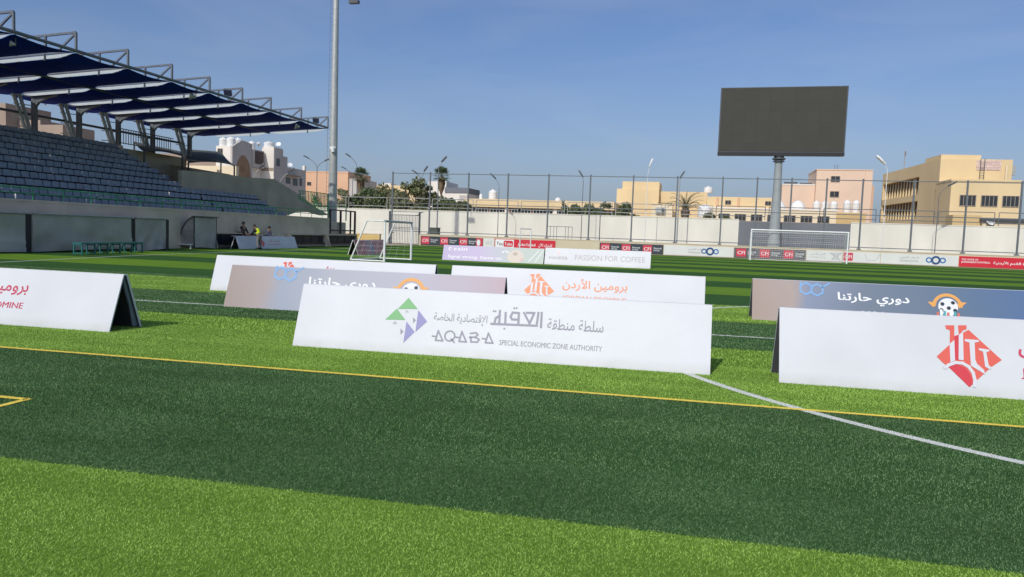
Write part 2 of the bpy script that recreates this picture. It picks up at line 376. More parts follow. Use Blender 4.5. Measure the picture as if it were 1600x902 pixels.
for z, nm in ((5.88, 'top_rail'), (2.98, 'middle_rail'), (.22, 'bottom_rail')):
    r = MB(); r.box((px[0], -.03, z-.035), (px[-1], .03, z+.035)); r.build(nm, steel_grey, fence)

BY = 76
b = MB(); b.box((-60, BY, 0), (3.75, BY+.3, 3.6)); b.box((13.9, BY, 0), (70, BY+.3, 3.6)); b.box((-60, BY-.04, 3.6), (3.75, BY+.34, 3.68)); b.box((13.9, BY-.04, 3.6), (70, BY+.34, 3.68))
wl = tag(b.build('boundary_wall', white_wall), 'long off-white boundary wall running behind the tall fence', 'wall')
b = MB(); b.box((3.76, BY-.02, 0), (13.89, BY+.32, 3.5)); o = b.build('grey_panel', grey_wall, wl); o['label'] = 'dark grey painted stretch of the boundary wall'
rl = thing('wall_railing', 'thin grey framed railing standing along the top of the off-white boundary wall', 'railing', (0, BY+.15, 3.64))
x = -58
while x < 40:
    f = MB(); z0 = .04
    for a, c in (((x+.15,0,z0),(x+.15,0,1.28)), ((x+4.75,0,z0),(x+4.75,0,1.28)), ((x+.15,0,1.28),(x+4.75,0,1.28)), ((x+.15,0,.35),(x+4.75,0,.35))): f.tube([a, c], .035, 6)
    f.build('rail_panel', galv if x < 0 else steel_grey, rl); x += 4.95

# ------------------------------------------------------------------ scoreboard
sb = thing('scoreboard', 'big switched-off dark video screen on one thick grey pole behind the goal', 'scoreboard', (6.95, 74.2, 0), rad(-1.2))
cab = MB(); cab.box((-5.62, -.1, 8.52+1.15), (5.62, .75, 16.0)); cab.build('cabinet', dark_steel, sb)
led = bpy.data.materials.new('led_screen'); led.use_nodes = True; lt_ = led.node_tree; lb_ = lt_.nodes['Principled BSDF']; lb_.inputs['Roughness'].default_value = .7; lb_.inputs['Specular IOR Level'].default_value = .25
tc_ = lt_.nodes.new('ShaderNodeTexCoord'); mp_ = lt_.nodes.new('ShaderNodeMapping'); mp_.inputs['Rotation'].default_value = (rad(-90), 0, 0); br_ = lt_.nodes.new('ShaderNodeTexBrick')   # cabinet modules
br_.offset = 0; br_.inputs['Scale'].default_value = 1; br_.inputs['Brick Width'].default_value = 1.1; br_.inputs['Row Height'].default_value = .98; br_.inputs['Mortar Size'].default_value = .012
br_.inputs['Color1'].default_value = (.060,.059,.050,1); br_.inputs['Color2'].default_value = (.055,.054,.046,1); br_.inputs['Mortar'].default_value = (.043,.042,.037,1)
lt_.links.new(tc_.outputs['Object'], mp_.inputs[0]); lt_.links.new(mp_.outputs[0], br_.inputs['Vector']); lt_.links.new(br_.outputs[0], lb_.inputs['Base Color'])
scr = MB(); scr.box((-5.5, -.13, 8.95+1.1), (5.5, -.102, 15.93)); scr.build('screen', led, sb)
lp = MB(); lp.box((-5.62, -.16, 9.62), (5.62, -.102, 9.95)); lp.build('bottom_bar', black, sb)
pl = MB(); pl.lathe([(.62,-.02),(.58,1.5),(.47,4.0),(.37,6.5),(.34,9.2)], (0,.35,0), 28); pl.build('pole', mat('pole_grey', (.30,.33,.33), .5, .1, 1.2, .4), sb, True)
co = MB(); co.lathe([(.52,9.1),(.52,9.2),(.4,9.22),(.4,9.3),(.6,9.32),(.6,9.44),(.45,9.46),(.45,9.7)], (0,.35,0), 20); co.build('collar', dark_steel, sb, True)

# ------------------------------------------------------------------ goals
def net_sheet(mb, A, B, Cc, D, st, r):
    A, B, Cc, D = map(Vector, (A, B, Cc, D)); nu = max(2, int((B-A).length/st)); nv = max(2, int((D-A).length/st))
    def Q(u, v): return A.lerp(B, u).lerp(D.lerp(Cc, u), v)
    for i in range(nu+1): mb.tube([Q(i/nu, 0), Q(i/nu, .5), Q(i/nu, 1)], r, 3, caps=False)
    for j in range(nv+1): mb.tube([Q(0, j/nv), Q(.5, j/nv), Q(1, j/nv)], r, 3, caps=False)
gl = thing('football_goal', 'full-size white goal with slack net in front of the scoreboard', 'goal', (4.11, 63.5, 0), rad(0))
for x in (.06, 7.38):
    p = MB(); p.tube([(x,0,0),(x,0,2.5)], .062, 12); p.build('goal_post', white_paint, gl, True)
p = MB(); p.tube([(0,0,2.47),(7.44,0,2.47)], .062, 12); p.build('crossbar', white_paint, gl, True)
p = MB()
for x in (.06, 7.38): p.tube([(x,0,2.45),(x,1.0,2.35),(x,2.0,0.03)], .022, 6)
p.tube([(.06,2.0,.03),(7.38,2.0,.03)], .022, 6); p.build('net_frame', white_paint, gl)
p = MB()
net_sheet(p, (.06,1.0,2.28),(7.38,1.0,2.28),(7.38,2.0,.03),(.06,2.0,.03), .17, .006)
net_sheet(p, (.06,0,2.4),(7.38,0,2.4),(7.38,1.0,2.28),(.06,1.0,2.28), .2, .006)
for x in (.06, 7.38): net_sheet(p, (x,0,2.4),(x,1.0,2.3),(x,2.0,.03),(x,0,.03), .17, .006)
p.build('net', net_mat, gl)

def small_goal(label, loc, rz, W_, H_, D_, r, st, td):
    g_ = thing('training_goal', label, 'goal', loc, rz, 'small portable training goals')
    for x in (0, W_):
        p = MB(); p.tube([(x,0,0),(x,0,H_)], r, 10); p.build('goal_post', white_paint, g_, True)
        p = MB(); p.tube([(x,0,H_),(x,td,H_),(x,D_,0.03)], r*.75, 8); p.build('side_brace', white_paint, g_, True)
    p = MB(); p.tube([(-r,0,H_),(W_+r,0,H_)], r, 10); p.build('crossbar', galv, g_, True)
    p = MB(); p.tube([(0,D_,.03),(W_,D_,.03)], r*.6, 8); p.tube([(0,0,.03),(0,D_,.03)], r*.6, 8); p.tube([(W_,0,.03),(W_,D_,.03)], r*.6, 8); p.build('base_bar', white_paint, g_, True)
    p = MB(); net_sheet(p, (0,td,H_),(W_,td,H_),(W_,D_,.03),(0,D_,.03), st, .0022); net_sheet(p, (0,0,H_),(W_,0,H_),(W_,td,H_),(0,td,H_), st, .0022)
    for x in (0, W_): net_sheet(p, (x,0,H_),(x,td,H_),(x,D_,.03),(x,0,.03), st, .0022)
    p.build('net', net_mat, g_)
    return g_
small_goal('small white portable goal with slanting side braces behind the long white boards', (-13.25, 30.0, 0), rad(90), 3.1, 1.77, 1.6, .05, .2, .85)
small_goal('far small white goal standing before the red banner', (-14.62, 61, 0), rad(12), .9, 1.9, 1.0, .045, .2, .5)

# ------------------------------------------------------------------ banners along the perimeter wall
red = mat('banner_red', (.62,.03,.05), .5, .03, 2); cfi_red = mat('logo_red', (.62,.06,.09), .5); navy = mat('banner_charcoal', (.05,.06,.075), .5, .05, 2)
grey_b = mat('banner_grey', (.12,.12,.13), .5, .05, 2); wht = mat('print_white', (.82,.83,.84), .5); wbl = mat('banner_white', (.70,.70,.67), .5, .03, 1)
ring_b = mat('ring_blue', (.03,.17,.42), .5); ring_d = mat('ring_navy', (.03,.08,.20), .5); tgrey = mat('print_grey', (.36,.36,.38), .5); faint = mat('print_faint', (.55,.55,.56), .5)
BZ0, BZ1, BYF = .06, .93, FY-.05
def banner(label, x0, x1, M, lift=0.0):
    b_ = MB(); b_.box((x0+.02, BYF, BZ0), (x1-.02, FY-.002, BZ1+lift))
    o = b_.build('advertising_banner', M); tag(o, label, 'banner', 'advertising banners along the perimeter wall')
    lt = Print((0, BYF, 0), (1,0,0), (0,0,1), (0,-1.6,0)); return o, lt
def cfi(p, x, wd=None):
    p.rrect(x, .17, x+.82, .86, .07, cfi_red, 1); p.text('CFI', x+.1, .36, x+.72, .66, wht, 2, .03)
    p.text('Financial', x+.98, .52, x+1.66, .67, wht, 1, .02); p.text('Group', x+.98, .30, x+1.5, .48, wht, 1, .02)
def rings(p, x, z):
    for dx, r, M in ((-.52,.24,ring_b),(.52,.24,ring_b),(0,.36,ring_d)): p.ring(x+dx, z, r*.56, r, M, 1 if M is ring_b else 2)
o, p = banner('charcoal banner with three red squares at the gate end of the wall', -26.45, -20.05, navy)
for k in range(3): cfi(p, -26.35+1.95*k)
p.rect(-20.75, .08, -20.1, .91, cfi_red, 1); p.disc(-20.5, .5, .2, faint, 2, ry=.3); p.poly([(-20.6,.2),(-20.4,.2),(-20.35,.7),(-20.65,.7)], wht, 3); p.build('lettering', o)
o, p = banner('short white banner with a faint grey emblem beside the red video banner', -20.03, -18.92, wbl)
p.text('كأس الأردن', -19.8, .55, -19.15, .72, tgrey, 1, .01, True); p.text('Jordan Cup', -19.8, .35, -19.15, .5, tgrey, 1, .01); p.build('lettering', o)
o, p = banner('bright red banner with a white video site sign and subscribe text', -18.9, -12.97, red)
p.rrect(-18.82, .12, -17.0, .88, .05, wht, 1); p.text('You', -18.7, .3, -18.05, .66, black, 2, .02); p.rrect(-18.0, .2, -17.08, .78, .12, red, 2); p.text('Tube', -17.92, .32, -17.16, .62, wht, 3, .02)
p.text('Jordan Football', -16.6, .26, -14.9, .58, wht, 1, .03); p.text('اشترك الآن', -14.6, .24, -13.3, .62, wht, 1, .02, True); p.build('lettering', o)
o, p = banner('charcoal banner with three red squares in the middle of the wall', -8.85, -3.03, navy)
for k in range(3): cfi(p, -8.72+1.92*k)
p.build('lettering', o)
def bank(label, x0, x1, tx, rx):
    o, p = banner(label, x0, x1, wbl)
    p.text('البنك العربي', tx, .52, tx+1.45, .74, tgrey, 1, .01, True); p.text('ARAB BANK', tx, .28, tx+1.45, .44, tgrey, 1, .015); rings(p, rx, .50); p.build('lettering', o)
bank('white banner with blue ring logo left of the goal', -3.0, 3.08, -.85, 1.05)
o, p = banner('grey banner with red squares seen through the goal', 3.1, 9.1, grey_b)
for k in range(3): cfi(p, 3.3+1.98*k)
p.build('lettering', o)
o, p = banner('white cup banner with grey emblem behind the right goal post', 9.12, 11.98, wbl)
p.text('كأس الأردن', 9.5, .55, 10.7, .76, tgrey, 1, .01, True); p.text('Jordan Cup', 9.5, .3, 10.7, .44, tgrey, 1, .01)
p.poly([(11.05,.8),(11.9,.8),(11.6,.5),(11.7,.2),(11.3,.2),(11.4,.5)], faint, 1); p.stroke([(11.05,.8),(11.4,.5),(11.2,.2)], .06, tgrey, 2); p.stroke([(11.9,.8),(11.6,.5),(11.8,.2)], .06, tgrey, 2); p.build('lettering', o)
o, p = banner('narrow white banner with one red square right of the goal', 12.0, 15.0, wbl)
p.rrect(12.1, .17, 12.85, .86, .07, cfi_red, 1); p.text('CFI', 12.2, .36, 12.76, .66, wht, 2, .03); p.stroke([(13.8,.75),(14.0,.25),(14.7,.3),(14.95,.8)], .07, faint, 1); p.build('lettering', o)
bank('white banner with blue ring logo beside the red football banner', 15.02, 20.95, 16.5, 19.25)
o, p = banner('red banner with white football slogan at the far right end', 20.97, 29.5, red)
p.text('THE HOME OF', 21.15, .60, 22.4, .74, wht, 1, .03); p.text('JORDANIAN FOOTBALL', 21.15, .34, 23.3, .54, wht, 1, .03)
p.text('بيت كرة القدم الأردنية', 23.5, .26, 26.9, .62, wht, 1, .02, True); p.build('lettering', o)

# ------------------------------------------------------------------ grandstand
WX = -27.2
dark_conc = mat('dark_concrete', (.46,.42,.32), .9, .16, .7, .15, bump=.3)
st = thing('grandstand', 'long concrete grandstand with tiered rows under a dark blue tent roof', 'grandstand', (0,0,0))
def SX(k): return -27.55-.75*k
def SZ(k): return 1.88+.38*k
b = MB(); b.box((WX-.3, -8, 0), (WX, 51.3, 2.04)); b.box((WX-.34, -8, 2.04), (WX+.03, 51.3, 2.12)); b.box((WX-.3, 51.3, 0), (WX, 56.0, .95)); b.build('front_wall', concrete, st)
def steps(k1, y0, y1):
    prof = [(SX(0), 0)]
    for k in range(k1+1): prof += [(SX(k), SZ(k)), (SX(k+1), SZ(k))]
    prof += [(SX(k1+1), 0)]
    mb = MB(); mb.prism([(x, y0, z) for x, z in prof], (0, y1-y0, 0)); return mb
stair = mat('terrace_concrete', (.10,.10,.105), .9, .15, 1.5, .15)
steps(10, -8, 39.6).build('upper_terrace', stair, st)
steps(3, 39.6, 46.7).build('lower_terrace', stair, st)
b = MB(); b.box((-31.2, 46.7, 0), (WX-.3, 54.6, 1.86)); b.build('end_landing', concrete, st)
b = MB(); b.box((-36.2, -8, 0), (-35.85, 40.2, 6.15)); b.build('rear_wall', concrete, st)
# side walls and ramp parapet at the far end
b = MB(); b.prism([(-31.05, y, z) for y, z in [(39.6,1.9),(39.6,4.6),(43.4,4.76),(46.3,4.72),(49.9,4.90),(53.6,3.92),(56.0,3.1),(58.5,2.5),(57.2,2.42),(55.2,2.62),(53.2,2.55),(51.6,2.2),(50.5,1.9)]], (-.25,0,0)); b.build('ramp_parapet', dark_conc, st)
b = MB(); b.prism([(-35.9, y, z) for y, z in [(39.7,1.9),(39.7,6.0),(46.3,6.0),(46.3,4.85),(50.0,4.85),(50.0,1.9)]], (-.25,0,0)); b.build('stair_wall', dark_conc, st)
b = MB(); b.prism([(-31.3, 44.6, 1.9), (-31.3, 44.6, 4.8), (-35.9, 44.6, 5.4), (-35.9, 44.6, 1.9)], (0,.25,0)); b.build('stair_wall', dark_conc, st)

# roof: trusses across, navy membranes between, white scalloped strips in the gaps
TY = [24.65+3.09*k for k in range(-7, 7)] + [46.97, 50.8]
def RZ(x): return 8.80-.055*(WX-x)                       # underside of the trusses drops towards the back
XB = -37.2
for i, y in enumerate(TY):
    mb = MB(); x = WX
    top = lambda x: RZ(x)+.82
    mb.bar((WX, y, top(WX)), (XB, y, top(XB)), .09, .09); mb.bar((WX, y, RZ(WX)), (XB, y, RZ(XB)), .08, .07)
    xs = [WX, WX-1.65, WX-3.3, WX-4.9, WX-6.5, WX-8.2, WX-9.9]
    for k, x in enumerate(xs):
        mb.bar((x, y, RZ(x)), (x, y, top(x)), .085, .085)
        if k == 0: mb.bar((x, y, top(x)-.03), (x-1.1, y, RZ(x-1.1)), .075, .075)
        elif k % 2 == 0: mb.bar((x, y, top(x)), (x-1.5, y, RZ(x-1.5)), .06, .06)
    mb.build('roof_truss', steel_grey, st)
blue = mat('navy_membrane', (.015,.038,.32), .8, .1, 1.5, .03)
strip_m = bpy.data.materials.new('white_membrane'); strip_m.use_nodes = True
tn = strip_m.node_tree; pb = tn.nodes['Principled BSDF']; pb.inputs['Base Color'].default_value = (.58,.62,.60,1); pb.inputs['Roughness'].default_value = .6
tr = tn.nodes.new('ShaderNodeBsdfTranslucent'); tr.inputs[0].default_value = (.74,.77,.74,1); msx = tn.nodes.new('ShaderNodeMixShader'); msx.inputs[0].default_value = .2
tn.links.new(pb.outputs[0], msx.inputs[1]); tn.links.new(tr.outputs[0], msx.inputs[2]); tn.links.new(msx.outputs[0], tn.nodes['Material Output'].inputs['Surface'])
PAN = [(WX-.25, WX-4.75), (WX-5.05, WX-9.6)]
def scal(x):
    for a, c in PAN:
        if c <= x <= a:
            u = (a-x)/(a-c); e = min(u, 1-u)/.16
            return 1 if e >= 1 else math.sin(e*math.pi/2)
    return 0
nx = 60
for i in range(len(TY)-1):
    y0, y1 = TY[i], TY[i+1]; gap = .45
    grid = []
    for j in range(nx+1):
        x = WX-.03+(XB-.6-WX)*j/nx
        za = RZ(x)-.06-.15*scal(x); zb = RZ(x)-.05-.05*scal(x)
        row = []
        for k in range(9):
            u = k/8; yy_ = (y0+.05)+(y1-y0-.05-gap*scal(x)-.04)*u
            row.append((x, yy_, za+(zb-za)*u-.10*math.sin(math.pi*u)))
        grid.append(row)
    mb = MB(); mb.sheet(grid); mb.build('roof_membrane', blue, st, True)
for i, y in enumerate(TY):
    mb = MB()
    for a, c in PAN:
        xs = [a+(c-a)*k/24 for k in range(25)]
        mb.sheet([[(x, y-.02, RZ(x)-.07) for x in xs], [(x, y-.02, RZ(x)-.08-.13*scal(x)) for x in xs]])
    mb.build('light_strip', strip_m, st)
    # thin eaves tubes that cross each strip
    for x in (WX-1.65, WX-6.5): mb = MB(); mb.bar((x, y-.06, RZ(x)), (x, y-.06, RZ(x)-.30), .05, .05); mb.build('strip_hanger', dark_steel, st)
mb = MB(); mb.tube([(WX, TY[0], RZ(WX)+.02), (WX, TY[-1], RZ(WX)+.02)], .075, 8); mb.build('eaves_beam', steel_grey, st)
mb = MB(); mb.tube([(WX-4.9, TY[0], RZ(WX-4.9)-.1), (WX-4.9, TY[-1], RZ(WX-4.9)-.1)], .07, 8); mb.build('purlin', dark_steel, st)
mb = MB(); mb.tube([(-36.8, TY[0], 7.15), (-36.8, 47.2, 7.15)], .075, 8); mb.build('rear_beam', dark_steel, st)
for y in TY[3:-1]:
    y += .25; mb = MB()
    x = -36.6
    mb.bar((x+.25, y, 5.9), (x+.25, y, 8.2), .20, .26)                       # upright
    mb.prism([(x+.35, y-.08, 7.5), (x+.35, y-.08, 8.25), (x+3.2, y-.08, RZ(x+3.2)-.02), (x+1.2, y-.08, RZ(x+1.2)-.32), (x+.6, y-.08, 7.78)], (0,.16,0))   # haunch
    mb.build('column', steel_grey, st)
    mb = MB()
    for q in (0, .34): mb.tube([(x-.35-q*.2, y-.45-q, 8.4), (x+.15-q*.2, y-.1-q*.6, 5.9)], .10, 8)
    for z in (6.4, 7.0, 7.6, 8.1): mb.bar((x-.2, y-.9, z), (x+.2, y, z), .05, .05)
    mb.build('raking_strut', galv, st)
mb = MB()
for k in range(22): mb.bar((-36.2, 40.4+.22*k, 6.3), (-36.2, 40.4+.22*k, 7.25), .03, .03)
mb.bar((-36.2, 40.3, 7.25), (-36.2, 45.3, 7.25), .05, .05); mb.bar((-36.2, 40.3, 6.35), (-36.2, 45.3, 6.35), .05, .05); mb.build('rear_railing', dark_steel, st)
# green front rail
mb = MB(); mb.tube([(WX-.1, -8, 2.62), (WX-.1, 51, 2.62)], .028, 6); mb.tube([(WX-.1, -8, 2.38), (WX-.1, 51, 2.38)], .02, 6)
y = -7
while y < 51: mb.tube([(WX-.1, y, 2.12), (WX-.1, y, 2.62)], .02, 6); y += 1.55
mb.build('front_railing', green_paint, st)
mb = MB()
for k in range(20):
    y = 50.3+.23*k; zb = 3.5-.055*k if k < 14 else 2.75
    mb.bar((-29.2, y, zb), (-29.2, y, 4.12), .04, .04)
mb.bar((-29.2, 50.2, 4.12), (-29.2, 54.8, 4.12), .05, .05); mb.bar((-29.2, 50.2, 3.5), (-29.2, 53.4, 2.75), .05, .05); mb.bar((-29.2, 53.4, 2.75), (-29.2, 54.8, 2.75), .05, .05)
mb.bar((-29.2, 54.8, 2.0), (-29.2, 54.8, 4.12), .07, .07); mb.bar((-27.6, 54.8, 2.0), (-27.6, 54.8, 3.1), .07, .07); mb.bar((-29.2, 54.8, 3.1), (-27.6, 54.8, 3.1), .05, .05)
mb.build('stair_railing', green_paint, st)
mb = MB(); 
for y in (51.6, 53.3, 55.0, 55.8): mb.bar((WX-.1, y, .95), (WX-.1, y, 2.82), .15 if y != 55.0 else .07, .12)
for z in (2.78, 1.22): mb.bar((WX-.1, 51.6, z), (WX-.1, 55.8, z), .08, .10)
mb.build('black_gate_frame', black, st)
canvas = mat('olive_canvas', (.10,.11,.095), .85, .12, 1.2)
def canopy(label, P0, P1, P2, P3, sag):
    A, B, Cc, D = map(Vector, (P0, P1, P2, P3)); rows = []
    for i in range(9):
        u = i/8; rows.append([tuple(A.lerp(B, u).lerp(D.lerp(Cc, u), v/8) - Vector((0,0,sag*math.sin(math.pi*v/8))) + Vector((0,0,sag*1.4*math.sin(math.pi*u)*(v/8)))) for v in range(9)])
    lo = [[(x, y, z-.03) for x, y, z in r] for r in rows]
    mb = MB(); mb.sheet(rows); mb.sheet([r[::-1] for r in lo])
    c = thing('shade_canopy', label, 'canopy', (0,0,0), 0, 'olive shade canopies at the end of the stand'); mb.build('canvas', canvas, c, True)
    p = MB()
    for q in (P0, P1, P2, P3): p.tube([(q[0], q[1], 1.9), q], .06, 8)
    p.build('mast', dark_steel, c)
canopy('large olive canvas canopy behind the ramp parapet', (-38,48.9,6.95), (-38,53.2,7.25), (-34.2,49.5,5.85), (-34.2,44.3,5.5), .12)
canopy('small olive canvas canopy over the stair opening under the roof', (-38.5,44.2,6.9), (-38.3,49.0,6.75), (-34.6,44.2,5.95), (-34.6,40.6,5.85), .1)

# ------------------------------------------------------------------ seats
seat_m = mat('grey_blue_plastic', (.215,.26,.305), .45, .10, .7, .35)
def seat_mb(mb, x, y, z):
    # one-piece moulded shell facing the pitch (+x): pan, curved back with rounded top, stub foot
    wd = .425
    for s in (-1,):
        pan = [[(x+.17-.04*abs(2*j/4-1)**2, y-wd/2+wd*j/4, z+.20-.01*math.sin(math.pi*j/4)) for j in range(5)], [(x-.16, y-wd/2+wd*j/4, z+.18-.03*math.sin(math.pi*j/4)) for j in range(5)]]
        mb.sheet(pan); mb.sheet([[(a, b_, c-.02) for a, b_, c in r][::-1] for r in pan])
        bk = [[(x-.17-.05*(k/4)+.015*abs(2*j/4-1)**2-.02, y-(wd/2-(.012 if k == 4 else 0))+(wd-(.024 if k == 4 else 0))*j/4, z+.19+.30*k/4-(.02*abs(2*j/4-1)**4 if k == 4 else 0)) for j in range(5)] for k in range(5)]
        mb.sheet(bk); mb.sheet([[(a-.025, b_, c) for a, b_, c in r][::-1] for r in bk])
        mb.sheet([[bk[k][0], (bk[k][0][0]-.025, bk[k][0][1], bk[k][0][2])] for k in range(5)]); mb.sheet([[(bk[k][4][0]-.025, bk[k][4][1], bk[k][4][2]), bk[k][4]] for k in range(5)])
        mb.sheet([[(a-.025, b_, c) for a, b_, c in bk[4]], bk[4]])
    mb.box((x-.15, y-.03, z), (x-.02, y+.03, z+.17))
spots = []
for k in range(11):
    y = 39.35
    while y > -7: spots.append((SX(k)-.42, y, SZ(k))); y -= .47
for k in range(4):
    y = 39.95
    while y < 46.6: spots.append((SX(k)-.42, y, SZ(k))); y += .47
Mi = cam.matrix_world.inverted()
def inview(p):
    q = Mi @ Vector(p); return q.z < 0 and abs(q.x/-q.z) < .70 and abs(q.y/-q.z) < .40
vis = sorted([p for p in spots if inview((p[0], p[1], p[2]+.4))], key=lambda p: p[0]**2+p[1]**2)
print('seats in view', len(vis))
mb = MB(); seat_mb(mb, 0, 0, 0); s0 = mb.build('stadium_seat', seat_m, None, True); rr = random.Random(3)
bright = mat('glint_edge', (.80,.81,.82), .25, spec=.8)  # pale edge and pan pieces paint sun glints onto some seats
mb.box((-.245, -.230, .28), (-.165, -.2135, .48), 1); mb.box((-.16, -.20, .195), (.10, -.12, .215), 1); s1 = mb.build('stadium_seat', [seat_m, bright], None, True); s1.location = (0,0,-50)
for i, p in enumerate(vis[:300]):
    glint = rr.random() < .17
    o = (s1 if glint else s0).copy(); C.objects.link(o)
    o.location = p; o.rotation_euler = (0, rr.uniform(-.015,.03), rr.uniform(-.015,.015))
    tag(o, 'grey blue moulded seat with a pale edge piece added as a glint' if glint else 'plain grey blue moulded plastic seat in the shaded rows of the grandstand', 'seat', 'stadium seats in the grandstand rows')
bpy.data.objects.remove(s0); bpy.data.objects.remove(s1)
mb = MB()
for p in vis[300:]: seat_mb(mb, *p)
if vis[300:]: tag(mb.build('distant_seats', seat_m, None, True), 'remaining rows of grey blue seats', 'seats', kind='stuff')

# things fixed on the roof
def floodlight(label, loc, rz):
    f = thing('floodlight', label, 'floodlight', loc, rz, 'floodlights on the roof trusses')
    a = MB(); a.box((-.12,-.22,-.2), (.08,.22,.2)); o = a.build('housing', dark_steel, f); o.rotation_euler = (0, rad(38), 0); o.location = (0,0,.42)
    a = MB(); a.bar((-.1,0,0), (0,0,.42), .05, .05); a.build('bracket', dark_steel, f)
floodlight('black floodlight on the sixth roof frame from the left edge', (WX-1.0, 40.1, RZ(WX)+.15), rad(-70))
floodlight('black floodlight on the last roof frame next to the mast', (WX-1.0, 50.8, RZ(WX)+.15), rad(-70))
def speaker(label, loc, s):
    f = thing('loudspeaker', label, 'loudspeaker', loc, rad(-50), 'horn loudspeakers under the roof edge')
    a = MB(); a.lathe([(.10*s,0),(.12*s,.12*s),(.30*s,.42*s),(.32*s,.42*s)], (0,0,0), 18); o = a.build('horn', galv, f, True); o.rotation_euler = (rad(80),0,0)
    a = MB(); a.bar((0,0,0),(0,0,.45), .04,.04); a.build('bracket', dark_steel, f)
speaker('round grey loudspeaker below the middle of the roof edge', (WX-.35, 36.3, RZ(WX)-.42), .8)
speaker('pale round loudspeaker below the far end of the roof edge', (WX-.3, 47.3, RZ(WX)-.45), .7)
speaker('small pale loudspeaker below the near end of the roof edge', (WX-.3, 25.0, RZ(WX)-.4), .45)

# ------------------------------------------------------------------ floodlight mast
ms_ = thing('floodlight_mast', 'very tall tapering grey steel floodlight mast with a side ladder', 'mast', (-29.6, 56.3, 0))
mb = MB(); mb.lathe([(.42,0),(.42,.05),(.38,2),(.18,26)], (0,0,0), 20); mb.build('pole', galv, ms_, True)
mb = MB()
for k in range(60):
    z = 3+.36*k; r = .38-.2*(z-2)/24
    mb.bar((-r-.22, -.02, z), (-r+.02, -.02, z), .02, .02)
mb.bar((-.60,-.02,3), (-.42,-.02,24.5), .02, .02); mb.build('ladder', steel_grey, ms_)
mb = MB(); mb.bar((0,0,21.2),(2.2,0,21.35), .12,.12); mb.box((1.2,-.2,19.55),(2.0,.2,19.8)); mb.bar((1.6,0,19.7),(1.6,0,21.3),.06,.06); mb.build('lamp_arm', dark_steel, ms_)
mb = MB(); mb.box((-.15,-.35,7.85),(.35,-.3,8.05)); mb.lathe([(.14,7.6),(.14,8.0)], (.18,-.42,0), 12); mb.build('camera', white_paint, ms_)

# ------------------------------------------------------------------ dugouts, bench, side-line furniture
tarp = mat('grey_tarpaulin', (.44,.42,.365), .7, .16, 1.1, .3)
def wavy(x, y0, y1, z0, z1, amp, seed):
    rows = []; r_ = random.Random(seed); ph = [r_.uniform(0, 6) for _ in range(4)]
    for j in range(13):
        v = j/12; row = []
        for i in range(25):
            u = i/24; y = y0+(y1-y0)*u
            d = amp*(1-v)*(math.sin(9*u+5*v+ph[0])+.6*math.sin(17*u-7*v+ph[1])) + amp*.5*math.sin(30*u*v+ph[2])*(1-v)
            row.append((x+d, y, z0+(z1-z0)*v+(.05*math.sin(3*u+ph[3]) if j == 0 else 0)))
        rows.append(row)
    return rows
def dugout(label, y0, y1, x=-25.6, h=1.56, dep=1.3, seed=1):
    d = thing('covered_dugout', label, 'dugout', (x, (y0+y1)/2, 0), 0, 'dugouts wrapped in grey tarpaulin'); a, c = y0-(y0+y1)/2, y1-(y0+y1)/2
    mb = MB(); mb.sheet([r for r in wavy(0, a, c, .04, h-.06, .055, seed)]); mb.sheet([[(-dep,a,.04),(0,a,.04)],[(-dep,a,h-.05),(0,a,h-.06)]]); mb.sheet([[(0,c,.04),(-dep,c,.04)],[(0,c,h-.06),(-dep,c,h-.05)]]); mb.build('tarpaulin', tarp, d, True)
    mb = MB(); mb.box((-dep, a-.05, h-.05), (.06, c+.05, h)); mb.tube([(.05, a-.05, h-.02), (.05, c+.05, h-.02)], .03, 8); mb.build('roof', galv, d)
    mb = MB(); mb.box((-dep+.1, a+.1, .02), (-.12, c-.1, h-.1)); mb.build('frame', black, d)
    mb = MB(); mb.box((-dep, c+.02, .02), (-.06, c+.30, h-.05)); mb.build('dark_gap_fill', black, d)  # black block paints the dark of the gap beside the dugout
dugout('long dugout wrapped in grey tarpaulin at the left edge', 13.5, 23.6, seed=2)
dugout('long grey tarpaulin dugout behind the green bench', 23.95, 29.2, seed=5)
dugout('short grey tarpaulin dugout with creased cover beside the bench end', 29.5, 31.5, seed=8)
mb = MB(); mb.box((-26.8, 13, 0), (-25.9, 31.4, .03)); tag(mb.build('dugout_floor', grey_wall), kind='structure')

ar = thing('curved_shelter', 'small team shelter with a curved clear end panel and a grey covered front', 'shelter', (-26.38, 34.65, 0))
perspex = mat('dusty_perspex', (.30,.29,.27), .5, .25, 2, .3)
arcp = [(-.92*math.cos(rad(a))**1.1 if a < 90 else 0, .12+1.6*math.sin(rad(a))) for a in range(0, 91, 9)]
mb = MB(); mb.prism([(x, 0, z) for x, z in arcp]+[(0,0,.12)], (0,.02,0)); mb.build('end_panel', perspex, ar)
mb = MB(); mb.sheet([[(x, .02, z) for x, z in arcp], [(x, 1.85, z) for x, z in arcp]]); mb.build('curved_back', perspex, ar, True)
mb = MB(); mb.sheet([r_ for r_ in wavy(.02, .04, 1.85, .04, 1.70, .02, 4)]); mb.build('front_cover', tarp, ar, True)
mb = MB(); mb.box((-.12, -.06, 1.72), (.12, 1.95, 1.78)); mb.tube([(x, -.02, z) for x, z in arcp], .03, 6); mb.tube([(.0,-.02,0),(.0,-.02,1.75)], .025, 6); mb.tube([(.02,1.88,0),(.02,1.88,1.75)], .025, 6); mb.build('frame', dark_steel, ar)
mb = MB(); mb.box((-.85,-.25,.20),(-.05,-.03,.26)); mb.bar((-.80,-.14,0),(-.80,-.14,.2),.05,.05); mb.bar((-.10,-.14,0),(-.10,-.14,.2),.05,.05); mb.build('bench_seat', white_paint, ar)

